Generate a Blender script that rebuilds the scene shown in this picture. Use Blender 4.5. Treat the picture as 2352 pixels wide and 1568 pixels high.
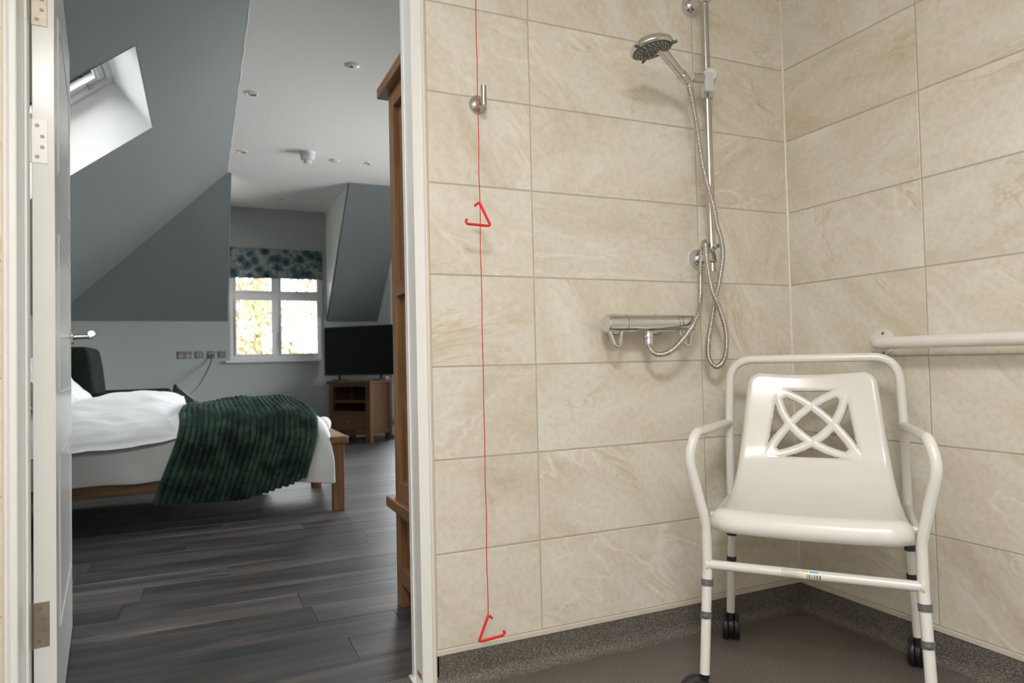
import bpy, bmesh, math, random
from mathutils import Vector, Matrix, noise
from math import sin, cos, pi, radians, sqrt, atan2, hypot

for o in list(bpy.data.objects):
    bpy.data.objects.remove(o, do_unlink=True)
scene = bpy.context.scene
COL = scene.collection
random.seed(7)

# ---------------------------------------------------------------- camera
CAM = Vector((-1.87659, -1.79535, 0.86955))
cam_d = bpy.data.cameras.new('camera')
cam = bpy.data.objects.new('camera', cam_d)
COL.objects.link(cam)
_r = Vector((0.91211378, -0.40928034, -0.023196))
_u = Vector((0.0095756, -0.03529719, 0.99933098))
_f = Vector((0.40982528, 0.91172568, 0.02827594))
cam.matrix_world = Matrix(((_r.x, _u.x, -_f.x, CAM.x), (_r.y, _u.y, -_f.y, CAM.y), (_r.z, _u.z, -_f.z, CAM.z), (0, 0, 0, 1)))
cam_d.sensor_width = 36.0
cam_d.sensor_fit = 'HORIZONTAL'
cam_d.lens = 36.0 * 1586.44 / 2352.0
cam_d.clip_start = 0.05
cam_d.clip_end = 200
cam_d.dof.use_dof = True
cam_d.dof.focus_distance = 2.0
cam_d.dof.aperture_fstop = 3.6
scene.camera = cam

# ---------------------------------------------------------------- sky, sun, exposure
SKY_STRENGTH = 5.0
LAMP_POWER = 62.0
world = bpy.data.worlds.new('sky')
scene.world = world
world.use_nodes = True
wn = world.node_tree
wn.nodes.clear()
w_out = wn.nodes.new('ShaderNodeOutputWorld')
w_bg = wn.nodes.new('ShaderNodeBackground')
w_sky = wn.nodes.new('ShaderNodeTexSky')
w_sky.sky_type = 'NISHITA'
w_sky.sun_disc = False
w_sky.sun_elevation = radians(38)
w_sky.sun_rotation = radians(180)
w_sky.dust_density = 3.0
w_sky.air_density = 1.0
w_hsv = wn.nodes.new('ShaderNodeHueSaturation')
w_hsv.inputs['Saturation'].default_value = 0.22
w_bg.inputs['Strength'].default_value = SKY_STRENGTH
wn.links.new(w_sky.outputs[0], w_hsv.inputs['Color'])
wn.links.new(w_hsv.outputs[0], w_bg.inputs[0])
wn.links.new(w_bg.outputs[0], w_out.inputs[0])
scene.view_settings.view_transform = 'Standard'
scene.view_settings.look = 'None'
scene.view_settings.gamma = 1.0
scene.view_settings.use_curve_mapping = False
scene.view_settings.exposure = 0.0
scene.cycles.max_bounces = 10
scene.cycles.diffuse_bounces = 6
scene.cycles.transparent_max_bounces = 16
scene.cycles.sample_clamp_indirect = 6.0


def portal(loc, normal, sx, sy):
    d = bpy.data.lights.new('window_portal', 'AREA')
    d.shape = 'RECTANGLE'
    d.size, d.size_y = sx, sy
    d.cycles.is_portal = True
    o = bpy.data.objects.new('window_portal', d)
    COL.objects.link(o)
    o.location = loc
    o.rotation_euler = Vector(normal).to_track_quat('-Z', 'Y').to_euler()
    return o


# ================================================================= helpers
def V(*a):
    return Vector(a)


def join(*ps):
    vs, fs = [], []
    for v, f in ps:
        b = len(vs)
        vs.extend(v)
        fs.extend([tuple(i + b for i in q) for q in f])
    return vs, fs


def box(x0, x1, y0, y1, z0, z1):
    v = [(x0, y0, z0), (x1, y0, z0), (x1, y1, z0), (x0, y1, z0), (x0, y0, z1), (x1, y0, z1), (x1, y1, z1), (x0, y1, z1)]
    f = [(3, 2, 1, 0), (4, 5, 6, 7), (0, 1, 5, 4), (1, 2, 6, 5), (2, 3, 7, 6), (3, 0, 4, 7)]
    return [Vector(a) for a in v], f


def frame_of(d):
    d = d.normalized()
    a = Vector((0, 0, 1)) if abs(d.z) < 0.9 else Vector((1, 0, 0))
    x = a.cross(d).normalized()
    return x, d.cross(x)


def cyl(p0, p1, r0, r1=None, n=20, cap=True):
    p0, p1 = Vector(p0), Vector(p1)
    r1 = r0 if r1 is None else r1
    x, y = frame_of(p1 - p0)
    v, f = [], []
    for p, r in ((p0, r0), (p1, r1)):
        for i in range(n):
            a = 2 * pi * i / n
            v.append(p + x * cos(a) * r + y * sin(a) * r)
    for i in range(n):
        j = (i + 1) % n
        f.append((i, j, n + j, n + i))
    if cap:
        f.append(tuple(range(n - 1, -1, -1)))
        f.append(tuple(range(n, 2 * n)))
    return v, f


def lathe(prof, origin, axis, n=28, cap=True):
    """prof: list of (radius, height along axis)"""
    o, ax = Vector(origin), Vector(axis).normalized()
    x, y = frame_of(ax)
    v, f = [], []
    for r, h in prof:
        for i in range(n):
            a = 2 * pi * i / n
            v.append(o + ax * h + x * cos(a) * r + y * sin(a) * r)
    for k in range(len(prof) - 1):
        for i in range(n):
            j = (i + 1) % n
            f.append((k * n + i, k * n + j, (k + 1) * n + j, (k + 1) * n + i))
    if cap:
        f.append(tuple(range(n - 1, -1, -1)))
        b = (len(prof) - 1) * n
        f.append(tuple(range(b, b + n)))
    return v, f


def tube(path, r, n=12, cap=True, flat=None):
    P = [Vector(p) for p in path]
    m = len(P)
    T = []
    for i in range(m):
        T.append((P[min(i + 1, m - 1)] - P[max(i - 1, 0)]).normalized())
    x, _ = frame_of(T[0])
    v, f = [], []
    for i in range(m):
        x = (x - T[i] * x.dot(T[i])).normalized()
        y = T[i].cross(x)
        rr = r[i] if isinstance(r, (list, tuple)) else r
        for k in range(n):
            a = 2 * pi * k / n
            v.append(P[i] + x * cos(a) * rr + y * sin(a) * rr)
    for i in range(m - 1):
        for k in range(n):
            j = (k + 1) % n
            f.append((i * n + k, i * n + j, (i + 1) * n + j, (i + 1) * n + k))
    if cap:
        f.append(tuple(range(n - 1, -1, -1)))
        b = (m - 1) * n
        f.append(tuple(range(b, b + n)))
    return v, f


def catmull(pts, step):
    P = [Vector(p) for p in pts]
    out = []
    for i in range(len(P) - 1):
        p0, p1, p2, p3 = P[max(i - 1, 0)], P[i], P[i + 1], P[min(i + 2, len(P) - 1)]
        k = max(2, int((p2 - p1).length / step))
        for j in range(k):
            t = j / k
            out.append(0.5 * ((2 * p1) + (p2 - p0) * t + (2 * p0 - 5 * p1 + 4 * p2 - p3) * t * t + (3 * p1 - p0 - 3 * p2 + p3) * t ** 3))
    out.append(P[-1])
    return out


def fillet(pts, rad, k=8):
    P = [Vector(p) for p in pts]
    out = [P[0]]
    for i in range(1, len(P) - 1):
        a, b = (P[i - 1] - P[i]), (P[i + 1] - P[i])
        r = rad[i - 1] if isinstance(rad, (list, tuple)) else rad
        la, lb = a.length, b.length
        a, b = a.normalized(), b.normalized()
        ang = a.angle(b)
        d = min(r / math.tan(ang / 2), la * 0.48, lb * 0.48)
        s, e = P[i] + a * d, P[i] + b * d
        for j in range(k + 1):
            t = j / k
            out.append(s * (1 - t) ** 2 + P[i] * 2 * t * (1 - t) + e * t * t)
    out.append(P[-1])
    return out


def grid(fn, nu, nv, closed_u=False):
    v = [Vector(fn(i / (nu if closed_u else nu), j / nv)) for j in range(nv + 1) for i in range(nu + (0 if closed_u else 1))]
    w = nu if closed_u else nu + 1
    f = []
    for j in range(nv):
        for i in range(nu):
            a = j * w + i
            b = j * w + (i + 1) % w
            f.append((a, b, b + w, a + w))
    return v, f


def prism(poly, axis, a, b):
    """extrude a 2-D polygon along axis ('x','y','z') from a to b"""
    def mk3(p, h):
        if axis == 'z':
            return Vector((p[0], p[1], h))
        if axis == 'y':
            return Vector((p[0], h, p[1]))
        return Vector((h, p[0], p[1]))
    n = len(poly)
    v = [mk3(p, a) for p in poly] + [mk3(p, b) for p in poly]
    f = [(i, (i + 1) % n, n + (i + 1) % n, n + i) for i in range(n)]
    f += [tuple(range(n - 1, -1, -1)), tuple(range(n, 2 * n))]
    return v, f


def mesh_of(name, vf, smooth=False):
    me = bpy.data.meshes.new(name)
    me.from_pydata([tuple(p) for p in vf[0]], [], vf[1])
    bm = bmesh.new()
    bm.from_mesh(me)
    bmesh.ops.recalc_face_normals(bm, faces=bm.faces)
    bm.to_mesh(me)
    bm.free()
    if smooth:
        me.polygons.foreach_set('use_smooth', [True] * len(me.polygons))
    return me


ORG = {}


def mk(name, vf, mat, parent=None, smooth=False, bevel=0.0, segs=2, sharp=None, label=None, loc=None):
    """one mesh object; geometry is given in the frame of the thing (world for world things)"""
    vs, fs = vf
    off = Vector((0, 0, 0))
    if parent is not None:
        off = ORG.get(parent.name, off)
    elif loc is not None:
        off = Vector(loc)
    if off.length > 0:
        vs = [p - off for p in vs]
    me = mesh_of(name, (vs, fs), smooth)
    if mat is not None:
        me.materials.append(mat)
    o = bpy.data.objects.new(name, me)
    COL.objects.link(o)
    if parent is not None:
        o.parent = parent
        ORG[o.name] = off
    elif loc is not None:
        o.location = loc
        ORG[o.name] = off
    if bevel > 0:
        b = o.modifiers.new('bevel', 'BEVEL')
        b.width = bevel
        b.segments = segs
        b.limit_method = 'ANGLE'
        b.angle_limit = radians(40)
        if not smooth:
            me.polygons.foreach_set('use_smooth', [True] * len(me.polygons))
            wn_ = o.modifiers.new('wn', 'WEIGHTED_NORMAL')
            wn_.keep_sharp = False
    if smooth and sharp:
        me.set_sharp_from_angle(angle=radians(sharp))
    if label:
        o['label'] = label
    return o


def tag(o, label, cat, group=None, kind=None):
    o['label'] = label
    if cat:
        o['category'] = cat
    if group:
        o['group'] = group
    if kind:
        o['kind'] = kind
    return o


def thing(name, label, cat, loc=(0, 0, 0), rotz=0.0, group=None, world=True, kind=None):
    o = bpy.data.objects.new(name, None)
    o.empty_display_size = 0.1
    COL.objects.link(o)
    o.location = loc
    o.rotation_euler = (0, 0, rotz)
    ORG[o.name] = Vector(loc) if world else Vector((0, 0, 0))
    return tag(o, label, cat, group, kind)


def copy_tree(o, parent=None):
    c = o.copy()
    COL.objects.link(c)
    if parent is not None:
        c.parent = parent
    for ch in o.children:
        copy_tree(ch, c)
    return c


# ================================================================= materials
def mat(name, col, rough=0.5, metal=0.0, spec=0.5, coat=0.0, sheen=0.0, bump=None, vary=None, emit=None):
    m = bpy.data.materials.new(name)
    m.use_nodes = True
    nt = m.node_tree
    b = nt.nodes['Principled BSDF']
    b.inputs['Base Color'].default_value = (*col, 1)
    b.inputs['Roughness'].default_value = rough
    b.inputs['Metallic'].default_value = metal
    b.inputs['Specular IOR Level'].default_value = spec
    b.inputs['Coat Weight'].default_value = coat
    if sheen:
        b.inputs['Sheen Weight'].default_value = sheen
    if emit:
        b.inputs['Emission Color'].default_value = (*emit[0], 1)
        b.inputs['Emission Strength'].default_value = emit[1]
    if bump or vary:
        tc = nt.nodes.new('ShaderNodeTexCoord')
    if bump:                      # (scale, strength, distance)
        nz = nt.nodes.new('ShaderNodeTexNoise')
        nz.inputs['Scale'].default_value = bump[0]
        nz.inputs['Detail'].default_value = 4
        bp = nt.nodes.new('ShaderNodeBump')
        bp.inputs['Strength'].default_value = bump[1]
        bp.inputs['Distance'].default_value = bump[2]
        nt.links.new(tc.outputs['Object'], nz.inputs['Vector'])
        nt.links.new(nz.outputs['Fac'], bp.inputs['Height'])
        nt.links.new(bp.outputs[0], b.inputs['Normal'])
    if vary:                      # (scale, second colour)
        nz = nt.nodes.new('ShaderNodeTexNoise')
        nz.inputs['Scale'].default_value = vary[0]
        nz.inputs['Detail'].default_value = 5
        rp = nt.nodes.new('ShaderNodeValToRGB')
        rp.color_ramp.elements[0].position = 0.35
        rp.color_ramp.elements[1].position = 0.65
        rp.color_ramp.elements[0].color = (*col, 1)
        rp.color_ramp.elements[1].color = (*vary[1], 1)
        nt.links.new(tc.outputs['Object'], nz.inputs['Vector'])
        nt.links.new(nz.outputs['Fac'], rp.inputs[0])
        nt.links.new(rp.outputs[0], b.inputs['Base Color'])
    return m


class NT:
    def __init__(s, m):
        s.t = m.node_tree
        s.b = s.t.nodes['Principled BSDF']

    def n(s, kind, **kw):
        x = s.t.nodes.new('ShaderNode' + kind)
        for k, v in kw.items():
            if k.startswith('i_'):
                x.inputs[k[2:].replace('_', ' ')].default_value = v
            else:
                setattr(x, k, v)
        return x

    def l(s, a, b):
        s.t.links.new(a, b)

    def ramp(s, fac, stops, interp='LINEAR'):
        r = s.n('ValToRGB')
        r.color_ramp.interpolation = interp
        while len(r.color_ramp.elements) < len(stops):
            r.color_ramp.elements.new(0.5)
        for e, (p, c) in zip(r.color_ramp.elements, stops):
            e.position = p
            e.color = (*c, 1) if len(c) == 3 else c
        s.l(fac, r.inputs[0])
        return r.outputs[0]

    def math(s, op, a, b=None, clamp=False):
        x = s.n('Math', operation=op, use_clamp=clamp)
        for i, q in enumerate((a, b)):
            if q is None:
                continue
            if isinstance(q, (int, float)):
                x.inputs[i].default_value = q
            else:
                s.l(q, x.inputs[i])
        return x.outputs[0]

    def mix(s, fac, a, b, blend='MIX'):
        x = s.n('Mix', data_type='RGBA', blend_type=blend)
        for i, q in ((0, fac), (6, a), (7, b)):
            if isinstance(q, (int, float)):
                x.inputs[i].default_value = q
            elif isinstance(q, tuple):
                x.inputs[i].default_value = (*q, 1)
            else:
                s.l(q, x.inputs[i])
        return x.outputs[2]


def tile_material():
    m = mat('marble_tile', (0.62, 0.54, 0.42), rough=0.32, spec=0.45)
    t = NT(m)
    tc, oi = t.n('TexCoord'), t.n('ObjectInfo')
    sh = t.n('VectorMath', operation='SCALE')
    sh.inputs[0].default_value = (37.0, 53.0, 71.0)
    t.l(oi.outputs['Random'], sh.inputs['Scale'])
    add = t.n('VectorMath', operation='ADD')
    # per-tile rotation of the vein direction
    rot = t.n('VectorRotate', rotation_type='AXIS_ANGLE')
    rot.inputs['Axis'].default_value = (0, 0, 1)
    geo = t.n('Mapping')
    t.l(tc.outputs['Object'], rot.inputs['Vector'])
    ang = t.math('MULTIPLY', t.math('SUBTRACT', t.math('FRACT', t.math('MULTIPLY', oi.outputs['Random'], 17.3)), 0.25), 1.7)
    t.l(ang, rot.inputs['Angle'])
    t.l(rot.outputs[0], add.inputs[0])
    t.l(sh.outputs[0], add.inputs[1])
    geo.inputs['Scale'].default_value = (1.0, 2.6, 1.0)
    t.l(add.outputs[0], geo.inputs['Vector'])
    P = geo.outputs[0]

    def nz(scale, detail, dist, vec=P, rough=0.55):
        x = t.n('TexNoise')
        x.inputs['Scale'].default_value = scale
        x.inputs['Detail'].default_value = detail
        x.inputs['Distortion'].default_value = dist
        x.inputs['Roughness'].default_value = rough
        t.l(vec, x.inputs['Vector'])
        return x.outputs['Fac']
    base = t.ramp(nz(2.0, 5, 0.9), [(0.28, (0.600, 0.530, 0.425)), (0.42, (0.672, 0.625, 0.535)), (0.58, (0.715, 0.688, 0.612)), (0.74, (0.765, 0.750, 0.700))])
    # speckle
    sp = t.ramp(nz(60, 3, 0, add.outputs[0]), [(0.35, (0.93, 0.91, 0.88)), (0.6, (1, 1, 1))])
    c = t.mix(1.0, base, sp, 'MULTIPLY')
    # white veins
    a1 = t.math('ABSOLUTE', t.math('SUBTRACT', nz(1.5, 4, 1.4), 0.5))
    wv = t.ramp(a1, [(0.0, (1, 1, 1)), (0.012, (0.35, 0.35, 0.35)), (0.03, (0, 0, 0))])
    wm = t.ramp(nz(1.3, 2, 0, add.outputs[0]), [(0.45, (0, 0, 0)), (0.62, (0.75, 0.75, 0.75))])
    c = t.mix(t.math('MULTIPLY', wv, wm), c, (0.83, 0.80, 0.73))
    # tan veins
    mp2 = t.n('Mapping')
    mp2.inputs['Location'].default_value = (11.0, 4.0, 3.0)
    t.l(P, mp2.inputs['Vector'])
    a2 = t.math('ABSOLUTE', t.math('SUBTRACT', nz(1.25, 7, 1.0, mp2.outputs[0], 0.6), 0.5))
    tv = t.ramp(a2, [(0.0, (1, 1, 1)), (0.005, (0.5, 0.5, 0.5)), (0.013, (0, 0, 0))])
    tm = t.ramp(nz(2.1, 2, 0, mp2.outputs[0]), [(0.47, (0, 0, 0)), (0.66, (0.55, 0.55, 0.55))])
    c = t.mix(t.math('MULTIPLY', tv, tm), c, (0.50, 0.35, 0.19))
    hs = t.n('HueSaturation')
    t.l(t.math('ADD', t.math('MULTIPLY', oi.outputs['Random'], 0.07), 0.965), hs.inputs['Value'])
    t.l(c, hs.inputs['Color'])
    t.l(hs.outputs[0], t.b.inputs['Base Color'])
    bp = t.n('Bump')
    bp.inputs['Strength'].default_value = 0.15
    bp.inputs['Distance'].default_value = 0.002
    t.l(nz(9, 4, 0.6), bp.inputs['Height'])
    t.l(bp.outputs[0], t.b.inputs['Normal'])
    return m


def plank_material():
    m = mat('grey_brown_plank', (0.08, 0.07, 0.065), rough=0.42, spec=0.5)
    t = NT(m)
    tc, oi = t.n('TexCoord'), t.n('ObjectInfo')
    sh = t.n('VectorMath', operation='SCALE')
    sh.inputs[0].default_value = (31.0, 17.0, 9.0)
    t.l(oi.outputs['Random'], sh.inputs['Scale'])
    add = t.n('VectorMath', operation='ADD')
    t.l(tc.outputs['Object'], add.inputs[0])
    t.l(sh.outputs[0], add.inputs[1])
    mp = t.n('Mapping')
    mp.inputs['Scale'].default_value = (1.0, 9.0, 1.0)
    t.l(add.outputs[0], mp.inputs['Vector'])
    mp2 = t.n('Mapping')
    mp2.inputs['Scale'].default_value = (3.0, 90.0, 1.0)
    t.l(add.outputs[0], mp2.inputs['Vector'])
    n1, n2 = t.n('TexNoise'), t.n('TexNoise')
    n1.inputs['Scale'].default_value = 1.6
    n1.inputs['Detail'].default_value = 5
    n1.inputs['Distortion'].default_value = 0.6
    n2.inputs['Scale'].default_value = 1.0
    n2.inputs['Detail'].default_value = 4
    t.l(mp.outputs[0], n1.inputs['Vector'])
    t.l(mp2.outputs[0], n2.inputs['Vector'])
    c1 = t.ramp(n1.outputs['Fac'], [(0.32, (0.024, 0.030, 0.039)), (0.50, (0.060, 0.055, 0.053)), (0.70, (0.115, 0.099, 0.090))])  # bluish dark tones put the cool skylight into the plank colour
    c2 = t.ramp(n2.outputs['Fac'], [(0.35, (0.72, 0.72, 0.72)), (0.65, (1.25, 1.22, 1.2))])
    c = t.mix(1.0, c1, c2, 'MULTIPLY')
    hs = t.n('HueSaturation')
    t.l(t.math('ADD', t.math('MULTIPLY', oi.outputs['Random'], 0.7), 0.65), hs.inputs['Value'])
    t.l(c, hs.inputs['Color'])
    t.l(hs.outputs[0], t.b.inputs['Base Color'])
    bp = t.n('Bump')
    bp.inputs['Strength'].default_value = 0.25
    bp.inputs['Distance'].default_value = 0.001
    t.l(n2.outputs['Fac'], bp.inputs['Height'])
    t.l(bp.outputs[0], t.b.inputs['Normal'])
    return m


def wood_material(name, dark, light, axis=2, rough=0.45):
    m = mat(name, dark, rough=rough)
    t = NT(m)
    tc = t.n('TexCoord')
    mp = t.n('Mapping')
    s = [16.0, 16.0, 16.0]
    s[axis] = 1.2
    mp.inputs['Scale'].default_value = s
    t.l(tc.outputs['Object'], mp.inputs['Vector'])
    n1 = t.n('TexNoise')
    n1.inputs['Scale'].default_value = 2.0
    n1.inputs['Detail'].default_value = 6
    n1.inputs['Distortion'].default_value = 0.8
    t.l(mp.outputs[0], n1.inputs['Vector'])
    c = t.ramp(n1.outputs['Fac'], [(0.30, dark), (0.70, light)])
    t.l(c, t.b.inputs['Base Color'])
    bp = t.n('Bump')
    bp.inputs['Strength'].default_value = 0.2
    bp.inputs['Distance'].default_value = 0.001
    t.l(n1.outputs['Fac'], bp.inputs['Height'])
    t.l(bp.outputs[0], t.b.inputs['Normal'])
    return m


def vinyl_material():
    m = mat('speckled_vinyl', (0.09, 0.08, 0.07), rough=0.5)
    t = NT(m)
    tc = t.n('TexCoord')
    n1 = t.n('TexNoise')
    n1.inputs['Scale'].default_value = 330
    n1.inputs['Detail'].default_value = 2
    t.l(tc.outputs['Object'], n1.inputs['Vector'])
    n2 = t.n('TexNoise')
    n2.inputs['Scale'].default_value = 5
    t.l(tc.outputs['Object'], n2.inputs['Vector'])
    c = t.ramp(n1.outputs['Fac'], [(0.33, (0.055, 0.050, 0.046)), (0.5, (0.115, 0.102, 0.090)), (0.68, (0.26, 0.235, 0.205))])
    d = t.ramp(n2.outputs['Fac'], [(0.3, (0.92, 0.92, 0.92)), (0.7, (1.06, 1.06, 1.06))])
    t.l(t.mix(1.0, c, d, 'MULTIPLY'), t.b.inputs['Base Color'])
    bp = t.n('Bump')
    bp.inputs['Strength'].default_value = 0.3
    bp.inputs['Distance'].default_value = 0.0006
    t.l(n1.outputs['Fac'], bp.inputs['Height'])
    t.l(bp.outputs[0], t.b.inputs['Normal'])
    return m


def velvet_material(name, dark, light):
    m = mat(name, dark, rough=0.85, spec=0.2, sheen=0.6)
    t = NT(m)
    tc = t.n('TexCoord')
    n1 = t.n('TexNoise')
    n1.inputs['Scale'].default_value = 9
    n1.inputs['Detail'].default_value = 6
    n1.inputs['Roughness'].default_value = 0.65
    t.l(tc.outputs['Object'], n1.inputs['Vector'])
    t.l(t.ramp(n1.outputs['Fac'], [(0.42, dark), (0.68, light)]), t.b.inputs['Base Color'])
    t.b.inputs['Sheen Tint'].default_value = (*light, 1)
    n2 = t.n('TexNoise')
    n2.inputs['Scale'].default_value = 160
    t.l(tc.outputs['Object'], n2.inputs['Vector'])
    bp = t.n('Bump')
    bp.inputs['Strength'].default_value = 0.5
    bp.inputs['Distance'].default_value = 0.003
    t.l(n2.outputs['Fac'], bp.inputs['Height'])
    t.l(bp.outputs[0], t.b.inputs['Normal'])
    return m


def glass_material(name='window_glass', tint=(1, 1, 1)):
    m = bpy.data.materials.new(name)
    m.use_nodes = True
    nt = m.node_tree
    nt.nodes.clear()
    o = nt.nodes.new('ShaderNodeOutputMaterial')
    mx = nt.nodes.new('ShaderNodeMixShader')
    tr = nt.nodes.new('ShaderNodeBsdfTransparent')
    tr.inputs[0].default_value = (*tint, 1)
    gl = nt.nodes.new('ShaderNodeBsdfGlossy')
    gl.inputs['Roughness'].default_value = 0.02
    fr = nt.nodes.new('ShaderNodeFresnel')
    fr.inputs['IOR'].default_value = 1.45
    nt.links.new(fr.outputs[0], mx.inputs[0])
    nt.links.new(tr.outputs[0], mx.inputs[1])
    nt.links.new(gl.outputs[0], mx.inputs[2])
    nt.links.new(mx.outputs[0], o.inputs[0])
    return m


def blind_material():
    m = mat('floral_blind_fabric', (0.5, 0.5, 0.46), rough=0.9, spec=0.1)
    t = NT(m)
    tc = t.n('TexCoord')
    sx = t.n('SeparateXYZ')
    t.l(tc.outputs['Object'], sx.inputs[0])
    cb = t.n('CombineXYZ')
    t.l(sx.outputs[0], cb.inputs[0])
    t.l(sx.outputs[2], cb.inputs[1])
    wob = t.n('TexNoise')
    wob.inputs['Scale'].default_value = 14
    t.l(cb.outputs[0], wob.inputs['Vector'])
    ad = t.n('VectorMath', operation='ADD')
    scv = t.n('VectorMath', operation='SCALE')
    t.l(wob.outputs['Color'], scv.inputs[0])
    scv.inputs['Scale'].default_value = 0.06
    t.l(cb.outputs[0], ad.inputs[0])
    t.l(scv.outputs[0], ad.inputs[1])
    vo = t.n('TexVoronoi')
    vo.inputs['Scale'].default_value = 9.0
    t.l(ad.outputs[0], vo.inputs['Vector'])
    c = t.ramp(vo.outputs['Distance'], [(0.06, (0.010, 0.022, 0.030)), (0.26, (0.03, 0.065, 0.078)), (0.40, (0.09, 0.14, 0.15)), (0.55, (0.27, 0.28, 0.26))])
    v2 = t.n('TexVoronoi')
    v2.inputs['Scale'].default_value = 15.0
    t.l(ad.outputs[0], v2.inputs['Vector'])
    k = t.ramp(v2.outputs['Distance'], [(0.13, (1, 1, 1)), (0.24, (0, 0, 0))])
    c = t.mix(k, c, (0.05, 0.038, 0.025))
    n3 = t.n('TexNoise')
    n3.inputs['Scale'].default_value = 26
    t.l(ad.outputs[0], n3.inputs['Vector'])
    k3 = t.ramp(n3.outputs['Fac'], [(0.50, (0, 0, 0)), (0.62, (0.8, 0.8, 0.8))])
    c = t.mix(k3, c, (0.06, 0.13, 0.15))
    t.l(c, t.b.inputs['Base Color'])
    return m


M = {}
M['tile'] = tile_material()
M['plain_tile'] = mat('plain_pale_panel', (0.73, 0.71, 0.66), rough=0.5)
M['grout'] = mat('grout', (0.46, 0.42, 0.34), rough=0.85)
M['silicone'] = mat('silicone', (0.70, 0.65, 0.54), rough=0.4)
M['trim'] = mat('white_gloss_paint', (0.83, 0.83, 0.81), rough=0.3, bump=(60, 0.05, 0.001))
M['edge_trim'] = mat('beige_edge_trim', (0.66, 0.54, 0.40), rough=0.4)
M['pvc'] = mat('pale_pvc_trim', (0.62, 0.57, 0.49), rough=0.35)
M['door'] = mat('white_door_paint', (0.72, 0.72, 0.70), rough=0.20, spec=0.25, bump=(40, 0.05, 0.001))
M['vinyl'] = vinyl_material()
M['chrome'] = mat('chrome', (0.66, 0.665, 0.67), rough=0.05, metal=1.0)
M['steel'] = mat('brushed_steel', (0.54, 0.525, 0.49), rough=0.26, metal=1.0)
M['hose'] = mat('hose_chrome', (0.56, 0.535, 0.49), rough=0.14, metal=1.0)
M['hinge'] = mat('dull_bronze_hinge', (0.34, 0.30, 0.24), rough=0.45, metal=0.7, vary=(30, (0.28, 0.25, 0.2)))
M['hinge_white'] = mat('painted_hinge', (0.80, 0.80, 0.79), rough=0.35)
M['seat'] = mat('ivory_moulded_plastic', (0.68, 0.67, 0.635), rough=0.22, spec=0.5)
M['powder'] = mat('white_powder_coat', (0.72, 0.71, 0.67), rough=0.25, coat=0.2)
M['rail'] = mat('white_grab_rail_plastic', (0.74, 0.72, 0.68), rough=0.38)
M['collar'] = mat('grey_plastic_collar', (0.115, 0.12, 0.12), rough=0.45)
M['collar_dark'] = mat('dark_plastic_collar', (0.03, 0.03, 0.032), rough=0.45)
M['black'] = mat('black_plastic', (0.012, 0.012, 0.013), rough=0.35)
M['face'] = mat('grey_spray_face', (0.075, 0.077, 0.080), rough=0.4)
M['nozzle'] = mat('nozzle_rubber', (0.62, 0.58, 0.50), rough=0.5)
M['red'] = mat('red_plastic', (0.72, 0.025, 0.022), rough=0.3)
M['cord'] = mat('red_cord', (0.62, 0.03, 0.035), rough=0.7)
M['oak'] = wood_material('oak_veneer', (0.150, 0.070, 0.026), (0.270, 0.140, 0.058), 2)
M['oak_y'] = wood_material('oak_rail', (0.150, 0.070, 0.026), (0.270, 0.140, 0.058), 1)
M['oak_x'] = wood_material('oak_beam', (0.150, 0.075, 0.030), (0.260, 0.138, 0.060), 0)
M['brown'] = wood_material('shaded_oak', (0.075, 0.036, 0.015), (0.135, 0.068, 0.028), 2)  # cabinet oak and its rail copy: the television's shade put into the colour
M['brown_x'] = wood_material('shaded_oak_rail', (0.075, 0.036, 0.015), (0.135, 0.068, 0.028), 0)
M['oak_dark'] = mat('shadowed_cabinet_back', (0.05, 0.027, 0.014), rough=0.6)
M['wall'] = mat('sage_wall_paint', (0.38, 0.41, 0.395), rough=0.9, spec=0.2, bump=(120, 0.05, 0.001))
M['slope'] = mat('grey_slope_paint', (0.190, 0.212, 0.220), rough=0.75, spec=0.3, bump=(120, 0.05, 0.001))
M['ceil'] = mat('white_ceiling_paint', (0.88, 0.88, 0.86), rough=0.9, spec=0.2)
M['reveal'] = mat('white_reveal_paint', (0.80, 0.81, 0.80), rough=0.8)
M['plank'] = plank_material()
M['underlay'] = mat('dark_plank_gap', (0.02, 0.019, 0.018), rough=0.8)
M['upvc'] = mat('white_upvc', (0.80, 0.81, 0.82), rough=0.3)
M['glass'] = glass_material()
M['tinted_glass'] = glass_material('dimming_glass', (0.78, 0.78, 0.76))  # grey tint added to dim the daylight and the view outside
M['blind'] = blind_material()
M['sheet'] = mat('white_cotton', (0.77, 0.785, 0.79), rough=0.9, spec=0.15, sheen=0.1, bump=(18, 0.25, 0.01))
M['throw'] = velvet_material('green_ribbed_velvet', (0.007, 0.016, 0.011), (0.040, 0.078, 0.056))
M['chair_velvet'] = velvet_material('dark_olive_velvet', (0.010, 0.016, 0.011), (0.020, 0.030, 0.020))
M['screen'] = mat('black_screen', (0.006, 0.0065, 0.007), rough=0.38, spec=0.2)
M['socket'] = mat('satin_steel_plate', (0.20, 0.195, 0.19), rough=0.4, metal=0.3)
M['insert'] = mat('grey_insert', (0.34, 0.34, 0.33), rough=0.5)
M['grey_plastic'] = mat('light_grey_plastic', (0.55, 0.56, 0.57), rough=0.5)
M['white_plastic'] = mat('white_plastic', (0.74, 0.73, 0.70), rough=0.4)
M['detector'] = mat('pale_detector_plastic', (0.60, 0.63, 0.66), rough=0.5)
M['grey_cable'] = mat('grey_cable', (0.09, 0.095, 0.10), rough=0.5)
M['phone'] = mat('phone_plastic', (0.03, 0.025, 0.026), rough=0.4)
M['table_red'] = wood_material('reddish_table_wood', (0.10, 0.045, 0.035), (0.16, 0.075, 0.055), 0)
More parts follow.
